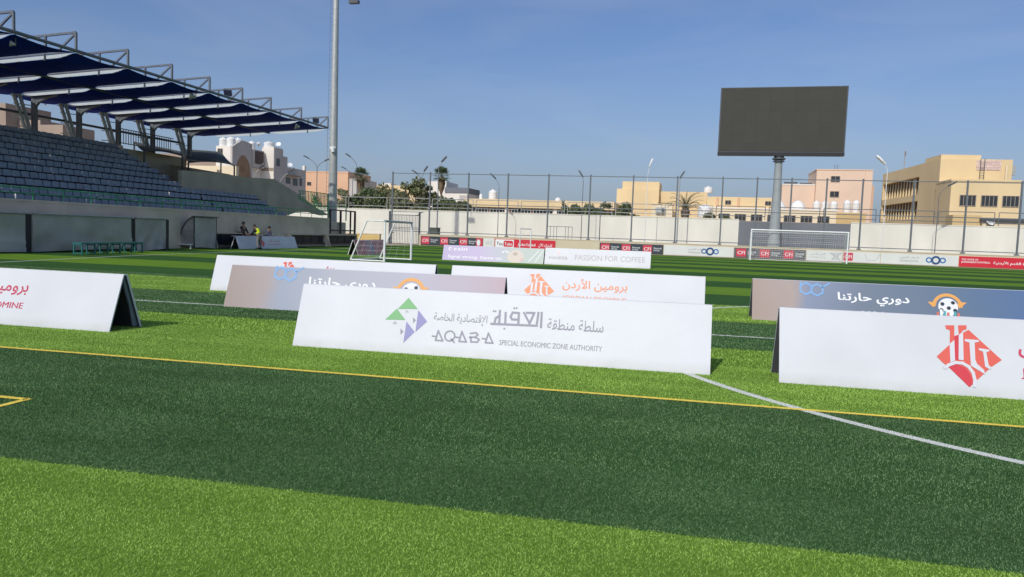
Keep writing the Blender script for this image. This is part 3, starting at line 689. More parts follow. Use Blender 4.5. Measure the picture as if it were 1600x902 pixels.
dark_seat = mat('dark_navy_seat', (.012,.014,.022), .5, .2, 4, .4)
def low_shelter(label, y0, y1):
    L = y1-y0; d = thing('low_shelter', label, 'shelter', (-26.85, y0, 0), 0, 'low open benches with dark backs along the stand wall')
    mb = MB(); mb.box((-.3, 0, .84), (.12, L, .90)); mb.build('roof', concrete, d)
    for y in (.04, L-.04): mb = MB(); mb.prism([(-.3,y-.03,0),(.25,y-.03,0),(.05,y-.03,.84),(-.3,y-.03,.84)], (0,.06,0)); mb.build('side_panel', concrete, d)
    mb = MB(); n = max(3, int(L/.55))
    for k in range(n): y = .1+(L-.2)*k/n; mb.box((-.28, y+.02, .3), (-.12+.02*(k%2), y+(L-.2)/n-.02, .80)); mb.box((-.15, y+.02, .24), (.1, y+(L-.2)/n-.02, .30))
    mb.build('seat_row', dark_seat, d)
    mb = MB(); mb.bar((.05,.05,.1),(.05,L-.05,.1),.05,.05); mb.build('foot_rail', galv, d)
low_shelter('low dark bench shelter between the covered shelter and the white board', 37.0, 41.4)
low_shelter('low dark bench shelter right of the white board by the stand', 45.2, 50.0)
low_shelter('low dark bench shelter at the far end below the black frame', 50.4, 55.2)

bn = thing('sideline_bench', 'long green metal bench in front of the tarpaulin dugout', 'bench', (-23.75, 25.9, 0), rad(8))
mb = MB(); mb.box((-.2,-2.0,.42),(.2,2.0,.47)); mb.build('seat', teal_paint, bn)
for y in (-1.95, -1.2, -.4, .4, 1.2, 1.95):
    mb = MB()
    for x in (-.17, .17): mb.bar((x,y,0),(x,y,.43),.045,.045)
    mb.bar((-.17,y,.06),(.17,y,.06),.04,.04); mb.bar((-.17,y,.38),(.17,y,.38),.04,.04); mb.build('leg', teal_paint, bn)
mb = MB()
for y in (-1.2, -.4, .4, 1.2): mb.bar((.17,y,.05),(.17,y+.25,.42),.03,.03)
mb.build('brace', teal_paint, bn)

gt = thing('metal_gate', 'tall barred grey double gate at the corner of the pitch', 'gate', (-30.4, 70, 0))
for x in (0, 3.2): mb = MB(); mb.box((x-.08,-.08,0),(x+.08,.08,3.3)); mb.build('gate_post', dark_steel, gt)
for a, c in ((.1,1.58),(1.62,3.1)):
    mb = MB(); k = a
    while k <= c: mb.bar((k,0,.08),(k,0,2.95),.035,.035); k += .165
    for z in (.08, 1.55, 1.7, 2.95): mb.bar((a,0,z),(c,0,z),.06,.06)
    mb.build('barred_leaf', steel_grey, gt)
mb = MB(); mb.bar((-.1,0,3.28),(3.6,0,3.28),.06,.06); mb.bar((2.8,0,2.9),(3.5,0,3.28),.05,.05); mb.build('top_bar', steel_grey, gt)
mb = MB(); mb.box((-33.2, 66, 0), (-29.7, 66.4, .92)); mb.box((-33.25, 65.97, .92), (-29.65, 66.43, 1.0), 1)
tag(mb.build('kerb_wall', [mat('yellow_plaster', (.60,.42,.13), .9, .1, 1), concrete]), 'short yellow painted wall left of the barred gate', 'wall')
mb = MB(); mb.box((-26.3,70.3,0),(-25.3,70.9,1.7)); mb.box((-26.32,70.28,1.7),(-25.28,70.92,1.8)); tag(mb.build('utility_cabinet', mat('cabinet_green', (.08,.10,.08), .6, .1)), 'dark green utility cabinet behind the left end of the fence', 'cabinet')
rr2 = thing('small_rack', 'thin grey metal rack standing before the boundary wall', 'rack', (-15.0, 74.2, 0))
mb = MB()
for x in (0, .35, .7, 1.0, 1.9, 2.2, 2.6): mb.bar((x,0,0),(x,0,2.35),.04,.04)
mb.build('upright', steel_grey, rr2); mb = MB(); mb.bar((0,0,2.35),(2.6,0,2.35),.05,.05); mb.build('top_bar', steel_grey, rr2)

# ------------------------------------------------------------------ A-boards
green_l = mat('emblem_green', (.19,.44,.19), .5); violet = mat('emblem_violet', (.26,.26,.47), .5); lg = mat('lettering_grey', (.28,.275,.33), .5)
gold = mat('emblem_grey', (.40,.42,.40), .5)
org = mat('emblem_orange', (.80,.30,.15), .5); cor = mat('emblem_coral', (.68,.12,.09), .5); cor2 = mat('emblem_red', (.60,.05,.07), .5); mag = mat('lettering_crimson', (.55,.06,.12), .5)
knock0 = mat('board_edge_white', (.66,.67,.68), .6)
def aboard(label, a, b_, h, cover=white_vinyl, dep=.54, crooked=False, name='a_frame_board', group='a-frame advertising boards on the pitch'):
    a = Vector((*a, 0)); b_ = Vector((*b_, 0)); e = b_-a; L = e.length; rz = math.atan2(e.y, e.x)
    r = thing(name, label, 'advertising board', a, rz, group)
    T = .018; n = Vector((0, -h, dep/2)).normalized()
    def panel(nm, y0, y1, M, sgn):
        T = .018 if sgn < 0 else .034
        mb = MB(); q = [(0,y0,0),(L,y0,0),(L,y1,h),(0,y1,h)]
        mb.add([Vector(p)+Vector((0,sgn*T,0)) for p in q]+[Vector(p) for p in q], [(0,1,2,3)] if sgn < 0 else [(3,2,1,0)], 0)
        v0 = len(mb.v)
        mb2 = [(7,6,5,4)] if sgn < 0 else [(4,5,6,7)]
        for f in mb2: mb.f.append(f); mb.mi.append(1)
        for i in range(4):
            j = (i+1) % 4; f = (i, i+4, j+4, j); mb.f.append(f if sgn < 0 else f[::-1]); mb.mi.append(2)
        return mb.build(nm, [M, board_back, knock0], r)
    f = panel('front_panel', 0, dep/2-.012, cover, -1); panel('back_panel', dep, dep/2+.012, white_vinyl, 1)
    mb = MB(); mb.box((0, dep/2-.014, h-.012), (L, dep/2+.014, h+.004)); mb.build('top_hinge', white_vinyl, r)
    for x in (.5, L/2, L-.5): 
        mb = MB(); mb.bar((x, dep*.17, h*.3), (x, dep*.83, h*.3), .03, .015); mb.build('spreader', board_core, r)
    if crooked:
        mb = MB(); mb.prism([(L-.03, dep/2-.005, h-.03), (L-.03, dep/2+.02, h-.02), (L-.03, dep-.01, .02), (L-.03, dep-.09, .02), (L-.03, dep*.72, h*.42), (L-.03, dep*.56, h*.72)], (-.02,0,0)); mb.build('side_flap', mat('flap_grey', (.20,.23,.27), .7), r)
    S_ = math.hypot(h, dep/2-.012); v = Vector((0, (dep/2-.012)/S_, h/S_))
    p = lambda: Print(Vector((0,-T,0))+n*.0005, (1,0,0), v, n)
    return r, p, L, S_
DIA = [(1.466,.368),(1.586,.493),(1.673,.598),(1.765,.654),(2.041,.373),(1.941,.294),(1.744,.086),(1.559,.28),(1.521,.307)]
FL = [(1.556,.687),(1.639,.692),(1.633,.585),(1.673,.598),(1.664,.431),(1.586,.426),(1.596,.64),(1.562,.652)]
FR = [(1.672,.694),(1.748,.699),(1.746,.66),(1.714,.647),(1.676,.588),(1.673,.644)]
WH = [[(1.586,.5),(1.631,.544),(1.628,.341),(1.586,.317)], [(1.673,.594),(1.713,.636),(1.704,.346),(1.66,.35)],
      [(1.725,.559),(1.85,.556),(1.849,.539),(1.811,.529),(1.806,.284),(1.766,.295),(1.764,.526),(1.724,.537)],
      [(1.845,.475),(1.938,.467),(1.934,.449),(1.908,.441),(1.922,.313),(1.951,.291),(1.938,.269),(1.89,.297),(1.88,.442),(1.844,.457)],
      [(1.769,.351),(1.81,.354),(1.82,.32),(1.879,.263),(1.886,.221),(1.838,.252),(1.778,.289)]]
ARC = [(1.535,.262),(1.568,.29),(1.629,.319),(1.692,.317),(1.746,.285),(1.781,.228),(1.794,.157),(1.785,.100)]
knock = mat('print_knockout_white', (.62,.63,.67), .45, spec=.35)
def mine(r, p, c1, c2, txt):
    e = p(); e.poly(DIA, c1, 1); e.poly(FL, c1, 1.4); e.poly(FR, c1, 1.5)
    e.poly([(1.633,.585),(1.673,.598),(1.66,.35),(1.628,.345)], c2, 1.8)
    for i, q in enumerate(WH): e.poly(q, knock, 2.2+.14*i)
    e.poly([(1.559,.28),(1.64,.305),(1.72,.27),(1.765,.2),(1.775,.12),(1.744,.086)], c2, 1.6)
    e.stroke(ARC, .03, knock, 3); e.build('emblem', r)
    l = p(); l.text('برومين الأردن', 2.19, .40, 3.40, .64, txt, 1, .012, True); l.text('JORDAN BROMINE', 2.20, .20, 3.395, .305, txt, 1, .02); l.build('lettering', r)

# front row
r, p, L, S_ = aboard('white board with green and violet triangle emblem and grey lettering in the front row', (-4.55,7.75), (.19,7.95), .71)
e = p()
for q, M in (([(1.339,.656),(1.226,.515),(1.468,.529)],green_l),([(1.216,.52),(1.093,.381),(1.338,.391)],green_l),([(1.476,.517),(1.599,.388),(1.477,.259)],violet),([(1.354,.374),(1.468,.258),(1.352,.122)],violet),
  ([(1.339,.509),(1.321,.481),(1.366,.483)],gold),([(1.211,.374),(1.189,.336),(1.25,.34)],gold),([(1.425,.429),(1.435,.357),(1.463,.395)],lg),([(1.293,.288),(1.304,.217),(1.335,.255)],lg)): e.poly(q[::-1] if M in (green_l, gold) else q, M)
e.build('emblem', r)
l = p()
for q in [[(1.746,.29),(1.813,.177),(1.727,.178),(1.746,.29)],[(1.737,.22),(1.685,.223)],[(2.023,.295),(2.088,.182),(2.003,.183),(2.023,.295)],[(2.013,.225),(1.962,.228)],[(2.33,.299),(2.393,.187),(2.308,.188),(2.33,.299)],[(2.319,.229),(2.268,.232)],
  [(1.907,.205),(1.949,.167)],[(2.123,.282),(2.19,.293),(2.212,.272),(2.181,.242),(2.118,.238)],[(2.181,.242),(2.231,.22),(2.216,.188),(2.14,.186),(2.134,.236)]]: l.stroke(q, .018, lg)
l.ring(1.888, .237, .048, .066, lg)
for q in [[(2.91,.568),(2.916,.402)],[(2.873,.566),(2.866,.416),(2.35,.407)],[(2.71,.556),(2.784,.439),(2.827,.56),(2.742,.558)],[(2.658,.423),(2.653,.549),(2.581,.552),(2.562,.5),(2.582,.472),(2.657,.474)],[(2.501,.544),(2.51,.414)],[(2.433,.563),(2.44,.418)],[(2.387,.425),(2.394,.475),(2.439,.51)]]: l.stroke(q, .024, lg)
for s_, t_ in [(2.594,.603),(2.62,.605),(2.505,.36),(2.36,.554),(2.384,.555)]: l.disc(s_, t_, .011, lg, 1, 10)
l.text('الإقتصادية الخاصة', 1.672, .372, 2.30, .50, lg, 1, .004, True); l.text('سلطة منطقة', 2.985, .385, 3.605, .51, lg, 1, .004, True)
l.text('SPECIAL ECONOMIC ZONE AUTHORITY', 2.465, .173, 3.606, .231, lg, 1, .012); l.build('lettering', r)
r, p, L, S_ = aboard('white board with crimson lettering cut off by the left edge', (-11.79,7.48), (-7.05,7.68), .705, crooked=True); mine(r, p, cor, cor2, mag)
r, p, L, S_ = aboard('white board with large coral diamond emblem in the front row at right', (.86,7.83), (5.6,8.03), .735); mine(r, p, cor, cor2, mag)

# printed league boards: a photographic gradient cover
def grad_mat(name, cols, L):
    M = bpy.data.materials.new(name); M.use_nodes = True; t = M.node_tree; b = t.nodes['Principled BSDF']; b.inputs['Roughness'].default_value = .5
    tc = t.nodes.new('ShaderNodeTexCoord'); sp = t.nodes.new('ShaderNodeSeparateXYZ'); t.links.new(tc.outputs['Object'], sp.inputs[0])
    nz = t.nodes.new('ShaderNodeTexNoise'); nz.inputs['Scale'].default_value = .9; nz.inputs['Detail'].default_value = 1.5; t.links.new(tc.outputs['Object'], nz.inputs['Vector'])
    mr = t.nodes.new('ShaderNodeMapRange'); mr.inputs[2].default_value = L; t.links.new(sp.outputs[0], mr.inputs[0])
    ad = t.nodes.new('ShaderNodeMath'); ad.operation = 'MULTIPLY_ADD'; ad.inputs[1].default_value = .22; t.links.new(nz.outputs[0], ad.inputs[0]); t.links.new(mr.outputs[0], ad.inputs[2])
    sb_ = t.nodes.new('ShaderNodeMath'); sb_.operation = 'SUBTRACT'; sb_.inputs[1].default_value = .11; t.links.new(ad.outputs[0], sb_.inputs[0])
    rp = t.nodes.new('ShaderNodeValToRGB'); el = rp.color_ramp.elements
    for i, (pos, c) in enumerate(cols):
        q = el[i] if i < 2 else el.new(pos)
        q.position = pos; q.color = (*c, 1)
    t.links.new(sb_.outputs[0], rp.inputs[0]); t.links.new(rp.outputs[0], b.inputs['Base Color']); return M
hexb = mat('hexagon_blue', (.20,.40,.68), .5); ballw = mat('ball_white', (.75,.76,.78), .5); ballk = mat('ball_black', (.03,.04,.06), .5); orr = mat('emblem_gold', (.75,.36,.10), .5); teal_p = mat('print_teal', (.08,.36,.38), .5); coral_p = mat('print_coral', (.62,.16,.12), .5)
def league(r, p, dim=False):
    e = p()
    for cx, cy in ((.93,.635),(1.12,.620)):
        hx = [(cx+.11*math.cos(rad(60*k+30)), cy+.11*math.sin(rad(60*k+30))) for k in range(7)]; e.stroke(hx, .03, hexb, 1)
    e.stroke([(1.215,.675),(1.33,.755)], .026, hexb, 1); e.stroke([(.835,.69),(.84,.755)], .026, hexb, 1)
    e.poly([(2.955,.50),(3.04,.40),(3.1,.47),(3.02,.50)], orr, 1); e.poly([(3.58,.515),(3.46,.40),(3.42,.48),(3.5,.52)], orr, 1)
    e.ring(3.27, .42, .19, .245, orr, 1.2, 32, 0, 180); e.disc(3.28, .42, .158, ballw, 1.6, 28)
    for q in ((3.19,.47),(3.36,.50),(3.29,.40),(3.39,.36),(3.17,.36)): e.disc(q[0], q[1], .036, ballk, 2, 6)
    for k in range(7): e.rect(3.09+.055*k, .24, 3.13+.055*k, .32+.05*((k*5)%3)/2, (coral_p, wht, teal_p)[k % 3], 2.4)
    e.build('emblem', r)
    l = p(); l.text('دوري حارتنا', 1.47, .37, 2.66, .60, wht, 1, .022, True); l.text('2024', 1.85, .17, 2.24, .27, wht, 1, .02); l.build('lettering', r)
gm1 = grad_mat('league_print_blue', [(0,(.33,.25,.21)),(.12,(.36,.29,.26)),(.2,(.20,.24,.34)),(.45,(.14,.18,.24)),(.75,(.10,.16,.24)),(1,(.07,.14,.32))], 4.8)
gm2 = grad_mat('league_print_pale', [(0,(.30,.24,.21)),(.12,(.33,.28,.27)),(.22,(.27,.31,.38)),(.45,(.34,.36,.41)),(.75,(.38,.37,.44)),(1,(.40,.30,.34))], 4.8)
r, p, L, S_ = aboard('dark blue printed board with white lettering and football emblem behind the right front board', (1.02,14.12), (5.85,14.32), .735, gm1); league(r, p)
r, p, L, S_ = aboard('faded grey violet printed board half hidden behind the triangle emblem board', (-7.75,10.96), (-2.93,11.16), .70, gm2); league(r, p)
r, p, L, S_ = aboard('white board standing behind the faded violet printed board', (-9.88,13.5), (-5.03,13.7), .73); mine(r, p, cor, cor2, mag)
r, p, L, S_ = aboard('white board with orange diamond emblem and orange lettering in the middle', (-4.62,13.5), (.17,13.7), .745); mine(r, p, org, org, org)

# far pair
lil = grad_mat('lilac_print', [(0,(.42,.36,.55)),(.4,(.45,.38,.56)),(.55,(.42,.42,.50)),(.7,(.40,.46,.44)),(1,(.42,.48,.44))], 5.15)
r, p, L, S_ = aboard('pale lilac board with white slogan and a football print far down the pitch', (-12.45,35.3), (-7.3,35.5), .74, lil)
l = p(); l.ring(.36, .60, .05, .085, wht, 1); l.stroke([(.44,.58),(.34,.50)], .03, wht); l.text('zain', .52, .52, 1.25, .69, wht, 1, .03); l.text('Signal strong. Game on.', .28, .07, 3.1, .28, wht, 1, .015); l.build('lettering', r)
e = p(); e.disc(3.75, .32, .42, mat('ball_cream', (.62,.55,.48), .5), 1, 28, .34); e.disc(3.72, .46, .13, mat('ball_tan', (.45,.38,.30), .5), 1.5, 6, .1); e.disc(4.05, .18, .1, mat('ball_pink', (.62,.45,.42), .5), 1.5, 6, .1)
for k in range(2): e.stroke([(4.4+.35*k,.1),(4.9+.2*k,.68)], .03, wht, 1); e.stroke([(3.0+.1*k,.5),(3.2,.62),(3.4-.1*k,.5)], .03, wht, 1)
e.build('emblem', r)
r, p, L, S_ = aboard('white board with thin pale coffee slogan far down the pitch', (-7.25,35.5), (-2.15,35.7), .80)
pt = mat('print_pale', (.62,.58,.58), .5); l = p(); l.text('PASSION FOR COFFEE', 1.48, .28, 4.84, .55, mat('print_beige', (.44,.40,.40), .5), 1, 0); l.text('HASEEB', .22, .28, 1.12, .42, mat('print_taupe', (.34,.31,.31), .5), 1, 0); l.disc(.68, .60, .09, mat('print_rose', (.75,.62,.60), .5), 1, 12); l.build('lettering', r)
# boards along the touchline, facing across the pitch
r, p, L, S_ = aboard('white board in the shade of the stand in front of the seated people', (-25.35,37.2), (-25.2,43.3), .73)
e = p(); e.poly([(2.15,.35),(2.4,.62),(2.65,.35),(2.4,.1)], coral_p, 1); e.build('emblem', r)
l = p(); l.text('برومين الأردن', 2.9, .40, 4.3, .62, coral_p, 1, .01, True); l.text('JORDAN BROMINE', 2.95, .2, 4.3, .31, coral_p, 1, .01); l.build('lettering', r)
gm3 = grad_mat('maroon_print', [(0,(.42,.07,.075)),(.3,(.50,.09,.09)),(.5,(.30,.19,.24)),(.62,(.50,.11,.11)),(1,(.44,.05,.06))], 5.4)
r, p, L, S_ = aboard('dark maroon printed board seen through the small white goal', (-17.45,36.1), (-18.2,41.6), .80, gm3)
e = p(); mv = mat('print_mauve', (.36,.20,.22), .5); mb_ = mat('print_slate', (.16,.22,.36), .5)
for k in range(26):
    q = random.Random(k); s0_ = q.uniform(.2, 5.0); t0_ = q.uniform(.08, .7); e.stroke([(s0_, t0_), (s0_+q.uniform(.15,.4), t0_+q.uniform(-.12,.1))], .03, mv, 1)
e.poly([(2.7,.2),(3.1,.2),(3.2,.5),(2.9,.62),(2.65,.45)], mb_, 1.2); e.build('emblem', r)

# ------------------------------------------------------------------ table and people by the stand
tb = thing('folding_table', 'white covered table behind the shaded white board where two people sit', 'table', (-26.2, 40.6, 0))
mb = MB(); mb.box((-.3,-2.5,.70),(.3,2.3,.735)); mb.build('table_top', white_vinyl, tb)
for x in (-.25,.25):
    for y in (-2.3, 2.1): mb = MB(); mb.bar((x,y,0),(x,y,.70),.04,.04); mb.build('leg', dark_steel, tb)
def skin(name, joints, edges, parent, M, root=0):
    me = bpy.data.meshes.new(name); me.from_pydata([j[0] for j in joints], edges, []); me.materials.append(M)
    o = bpy.data.objects.new(name, me); C.objects.link(o); o.parent = parent
    md = o.modifiers.new('Skin', 'SKIN'); md.use_smooth_shade = True
    for i, j in enumerate(joints):
        sv = me.skin_vertices[0].data[i]; rr_ = j[1]; sv.radius = rr_ if isinstance(rr_, tuple) else (rr_, rr_); sv.use_root = (i == root)
    sb_ = o.modifiers.new('Subdivision', 'SUBSURF'); sb_.levels = 1; sb_.render_levels = 2
    return o
skin_m = mat('skin', (.28,.16,.10), .6); hair_m = mat('black_hair', (.015,.013,.012), .6); blk = mat('black_cloth', (.018,.019,.022), .85, .2, 9); gry = mat('grey_cloth', (.26,.26,.28), .9, .15, 9); khaki = mat('grey_trousers', (.20,.19,.18), .9, .15, 9)
vest_m = mat('fluorescent_vest', (.62,.80,.02), .6); refl = mat('reflective_band', (.62,.63,.62), .4); lil_c = mat('pale_shirt', (.30,.30,.36), .9, .1, 9)
def head(t, at, d, hair=True):
    c = Vector(at); f = Vector(d).normalized(); s_ = f.cross(Vector((0,0,1))).normalized(); u_ = s_.cross(f)
    mb = MB(); vs = []
    for i in range(9):
        ph = math.pi*i/8; z = math.cos(ph)
        for j in range(14):
            th = 2*math.pi*j/14; a, b_ = math.cos(th)*math.sin(ph), math.sin(th)*math.sin(ph)
            jaw = 1-.22*max(0, -z)
            fx = a*.095*jaw + (.018 if (a > .9 and abs(z) < .25) else 0)
            vs.append(c + f*fx + s_*(b_*.075*jaw) + u_*(z*.115))
    mb.add(vs, [(i*14+j, i*14+(j+1)%14, (i+1)*14+(j+1)%14, (i+1)*14+j) for i in range(8) for j in range(14)]); 
    for sg in (-1, 1): mb.bar(c+s_*sg*.07, c+s_*sg*.085, .04, .05)
    return mb, c, f, s_, u_
def person(label, loc, rz, J, shirt, legs, look, seated=False, vest=False):
    t = thing('person', label, 'person', loc, rz)
    pel, ch, nk, hd, shl, ell, hal, shr, elr, har, hil, knl, anl, hir, knr, anr = [Vector(q) for q in J]
    toe = Vector((.13, 0, -.04))
    body = [(pel,.11),(ch,.13),(nk,.052),(hd-Vector((0,0,.06)),.05),(shl,.06),(ell,.042),(hal,.032),(shr,.06),(elr,.042),(har,.032),(hil,.085),(knl,.058),(anl,.04),(hir,.085),(knr,.058),(anr,.04),(anl+toe,.032),(anr+toe,.032)]
    skin('body', body, [(0,1),(1,2),(2,3),(1,4),(4,5),(5,6),(1,7),(7,8),(8,9),(0,10),(10,11),(11,12),(0,13),(13,14),(14,15),(12,16),(15,17)], t, skin_m)
    mb, c, f, s_, u_ = head(t, hd, look); mb.build('head', skin_m, t, True)
    hb = MB(); vs = []
    for i in range(6):
        ph = math.pi*.56*i/5
        for j in range(14):
            th = 2*math.pi*j/14; a, b_, z = math.cos(th)*math.sin(ph), math.sin(th)*math.sin(ph), math.cos(ph)
            if a > .3 and i > 3: z = max(z, .25)
            vs.append(c + f*(a*.103-.008) + s_*(b_*.083) + u_*(z*.124+.006))
    hb.add(vs, [(i*14+j, i*14+(j+1)%14, (i+1)*14+(j+1)%14, (i+1)*14+j) for i in range(5) for j in range(14)]); hb.build('hair', hair_m, t, True)
    skin('shirt', [(pel,.125),(pel.lerp(ch,.5),.128),(ch,.150),(nk-Vector((0,0,.05)),.07),(shl,.075),(ell,.056),(ell.lerp(hal,.8),.045),(shr,.075),(elr,.056),(elr.lerp(har,.8),.045)],
         [(0,1),(1,2),(2,3),(2,4),(4,5),(5,6),(2,7),(7,8),(8,9)], t, shirt)
    skin('trousers', [(pel+Vector((0,0,-.01)),.128),(hil,.10),(knl,.073),(anl+Vector((0,0,.03)),.06),(hir,.10),(knr,.073),(anr+Vector((0,0,.03)),.06)], [(0,1),(1,2),(2,3),(0,4),(4,5),(5,6)], t, legs)
    for a in (anl, anr):
        b2 = MB(); b2.prism([a+Vector((-.06,-.045,-.07)), a+Vector((.17,-.045,-.07)), a+Vector((.17,-.04,-.03)), a+Vector((.05,-.035,.03)), a+Vector((-.06,-.035,.03))], (0,.09,0)); b2.build('shoe', blk, t)
    if vest:
        o = skin('vest', [(pel.lerp(ch,.15),.150),(pel.lerp(ch,.55),.156),(ch,.172),(ch.lerp(nk,.5),.12)], [(0,1),(1,2),(2,3)], t, vest_m)
        o2 = skin('reflective_band', [(pel.lerp(ch,.30),.165),(pel.lerp(ch,.42),.166)], [(0,1)], t, refl)
    return t
def hands(t, pts): 
    for q in pts:
        mb = MB(); q = Vector(q)
        mb.box(q+Vector((-.02,-.035,-.015)), q+Vector((.06,.035,.015)))
        for k in range(4): mb.bar(q+Vector((.06,-.027+.018*k,0)), q+Vector((.12-.012*abs(k-1.5),-.027+.018*k,-.02)), .014, .014)
        mb.bar(q+Vector((0,.035,0)), q+Vector((.06,.062,-.01)), .016, .016); mb.build('hand', skin_m, t)
# standing, back to the pitch, leaning over the board and table (local +x = towards the stand after the turn)
J = [(0,0,.80),(.16,0,1.13),(.24,0,1.24),(.30,0,1.32),(.17,.18,1.13),(.27,.24,.92),(.46,.20,.80),(.17,-.18,1.13),(.27,-.24,.92),(.46,-.20,.80),(0,.09,.76),(.03,.10,.42),(-.02,.11,.07),(0,-.09,.76),(.01,-.11,.42),(-.03,-.12,.07)]
t = person('person in a bright yellow vest and grey trousers bending over the white board', (-24.72, 38.2, 0), math.pi, J, blk, khaki, (1,0,-.5), vest=True); hands(t, [(.48,.20,.79),(.48,-.20,.79)])
# seated behind the table facing the pitch
def seated(h=.0, dx=0): return [(0,0,.52+h),(.02,0,.98+h),(.03,0,1.13+h),(.05,0,1.24+h),(.02,.19,1.02+h),(.12,.25,.80+h),(.34,.12,.77+h*.3),(.02,-.19,1.02+h),(.12,-.25,.80+h),(.34,-.12,.77+h*.3),(.02,.10,.50+h),(.40,.11,.50),(.40,.11,.07),(.02,-.10,.50+h),(.40,-.11,.50),(.40,-.11,.07)]
t = person('person in black sitting upright behind the table at the left end of the board', (-26.78, 39.65, .0), 0, seated(.22), blk, blk, (1,.1,-.1)); hands(t, [(.36,.12,.83),(.36,-.12,.83)])
t = person('person in a pale shirt leaning on the table right of the yellow vest', (-26.75, 42.4, 0), 0, seated(.0), lil_c, blk, (1,-.2,-.4)); hands(t, [(.36,.12,.77),(.36,-.12,.77)])
for y, zz in ((39.65, .62), (42.4, .42)):
    ch_ = thing('plastic_chair', 'plain dark chair under the person in %s' % ('black' if y < 40 else 'the pale shirt'), 'chair', (-26.78, y, 0))
    mb = MB(); mb.box((-.2,-.2,zz-.04),(.2,.2,zz)); mb.build('seat', dark_seat, ch_); mb = MB(); mb.box((-.24,-.2,zz),(-.2,.2,zz+.35)); mb.build('backrest', dark_seat, ch_)
    for a in (-.17,.17):
        for c_ in (-.17,.17): mb = MB(); mb.bar((a,c_,0),(a,c_,zz-.04),.03,.03); mb.build('leg', dark_seat, ch_)

# ------------------------------------------------------------------ street lamps
def lamp(label, base, H_, arms, M=galv, r=.06, hw=.22):
    l = thing('street_lamp', label, 'street lamp', base, 0, 'street lamps around the ground'); top = H_-arms[0][1] if arms else H_
    mb = MB(); mb.tube([(0,0,0),(0,0,top*.5),(0,0,top)], [r*1.25, r, r*.8], 8); mb.build('pole', M, l, True)
    for dx, rise in arms:
        q = 1-math.cos(rad(58)); qs = math.sin(rad(58)); sc = .78
        mb = MB(); pts = [(dx*sc*(1-math.cos(rad(a)))/q, 0, top+rise*sc*math.sin(rad(a))/qs) for a in range(0, 59, 8)]; mb.tube(pts, r*.6, 6); mb.build('arm', M, l, True)
        e = Vector(pts[-1]); d = (e-Vector(pts[-2])).normalized(); n_ = Vector((0,1,0)); u_ = d.cross(n_); u_ = u_ if u_.z > 0 else -u_; h = MB(); L = .75 if hw < .4 else 1.0
        h.prism([e-d*.05-n_*hw*.3, e+d*L*.35-n_*hw*.6, e+d*L*.8-n_*hw*.6, e+d*L-n_*hw*.25, e+d*L+n_*hw*.25, e+d*L*.8+n_*hw*.6, e+d*L*.35+n_*hw*.6, e-d*.05+n_*hw*.3], u_*.13); h.build('lamp_head', dark_steel if M is not white_paint else white_paint, l)
lamp('double-armed street lamp between the white houses and the tall mast', (-46.9,85,0), 10.4, [(-1.7,1.7),(1.5,1.3)], steel_grey)
lamp('tall curved street lamp before the first palm', (-41.4,85,0), 10.7, [(-1.4,2.0)], steel_grey)
lamp('shorter curved street lamp left of the first palm', (-49.4,100,0), 10.4, [(-1.6,1.6)], steel_grey)
lamp('curved grey street lamp between the two palms', (-32.9,85,0), 9.0, [(.5,1.6),(-.9,1.2)], steel_grey)
lamp('street lamp with a pale head rising above the second palm', (-26.05,72,0), 8.75, [(.5,1.2)], galv)
lamp('street lamp with left-bent arm beside the round rooftop tank', (-19.6,72,0), 7.15, [(-.6,1.2)], steel_grey, .035, .16)
lamp('street lamp standing close to a fence post by the long low building', (-11.15,72,0), 7.3, [(-.15,.5)], steel_grey, .035, .16)
lamp('plain short grey post without arm before the white wall', (-9.35,72,0), 4.7, [], steel_grey, .045)
lamp('street lamp with a white head in front of the tan block', (-5.0,72,0), 8.65, [(.25,1.5)], white_paint, .035, .3)
lamp('street lamp with thick base beside the date palm', (-2.0,72,0), 7.3, [(.1,.4)], galv, .06, .16)
lamp('street lamp with a wide white head left of the school', (15.85,72,0), 8.95, [(-.4,.9)], white_paint, .035, .5)
lamp('slim street lamp with right-bent arm in front of the school', (20.1,72,0), 7.2, [(1.0,1.3)], steel_grey, .035, .16)
lamp('pale curved street lamp before the arched white house', (-40.85,62,0), 7.1, [(.95,1.9)], galv, .06)
lamp('second pale curved street lamp before the white houses, nearer the mast', (-38.1,62,0), 6.75, [(1.3,1.8)], galv, .06)

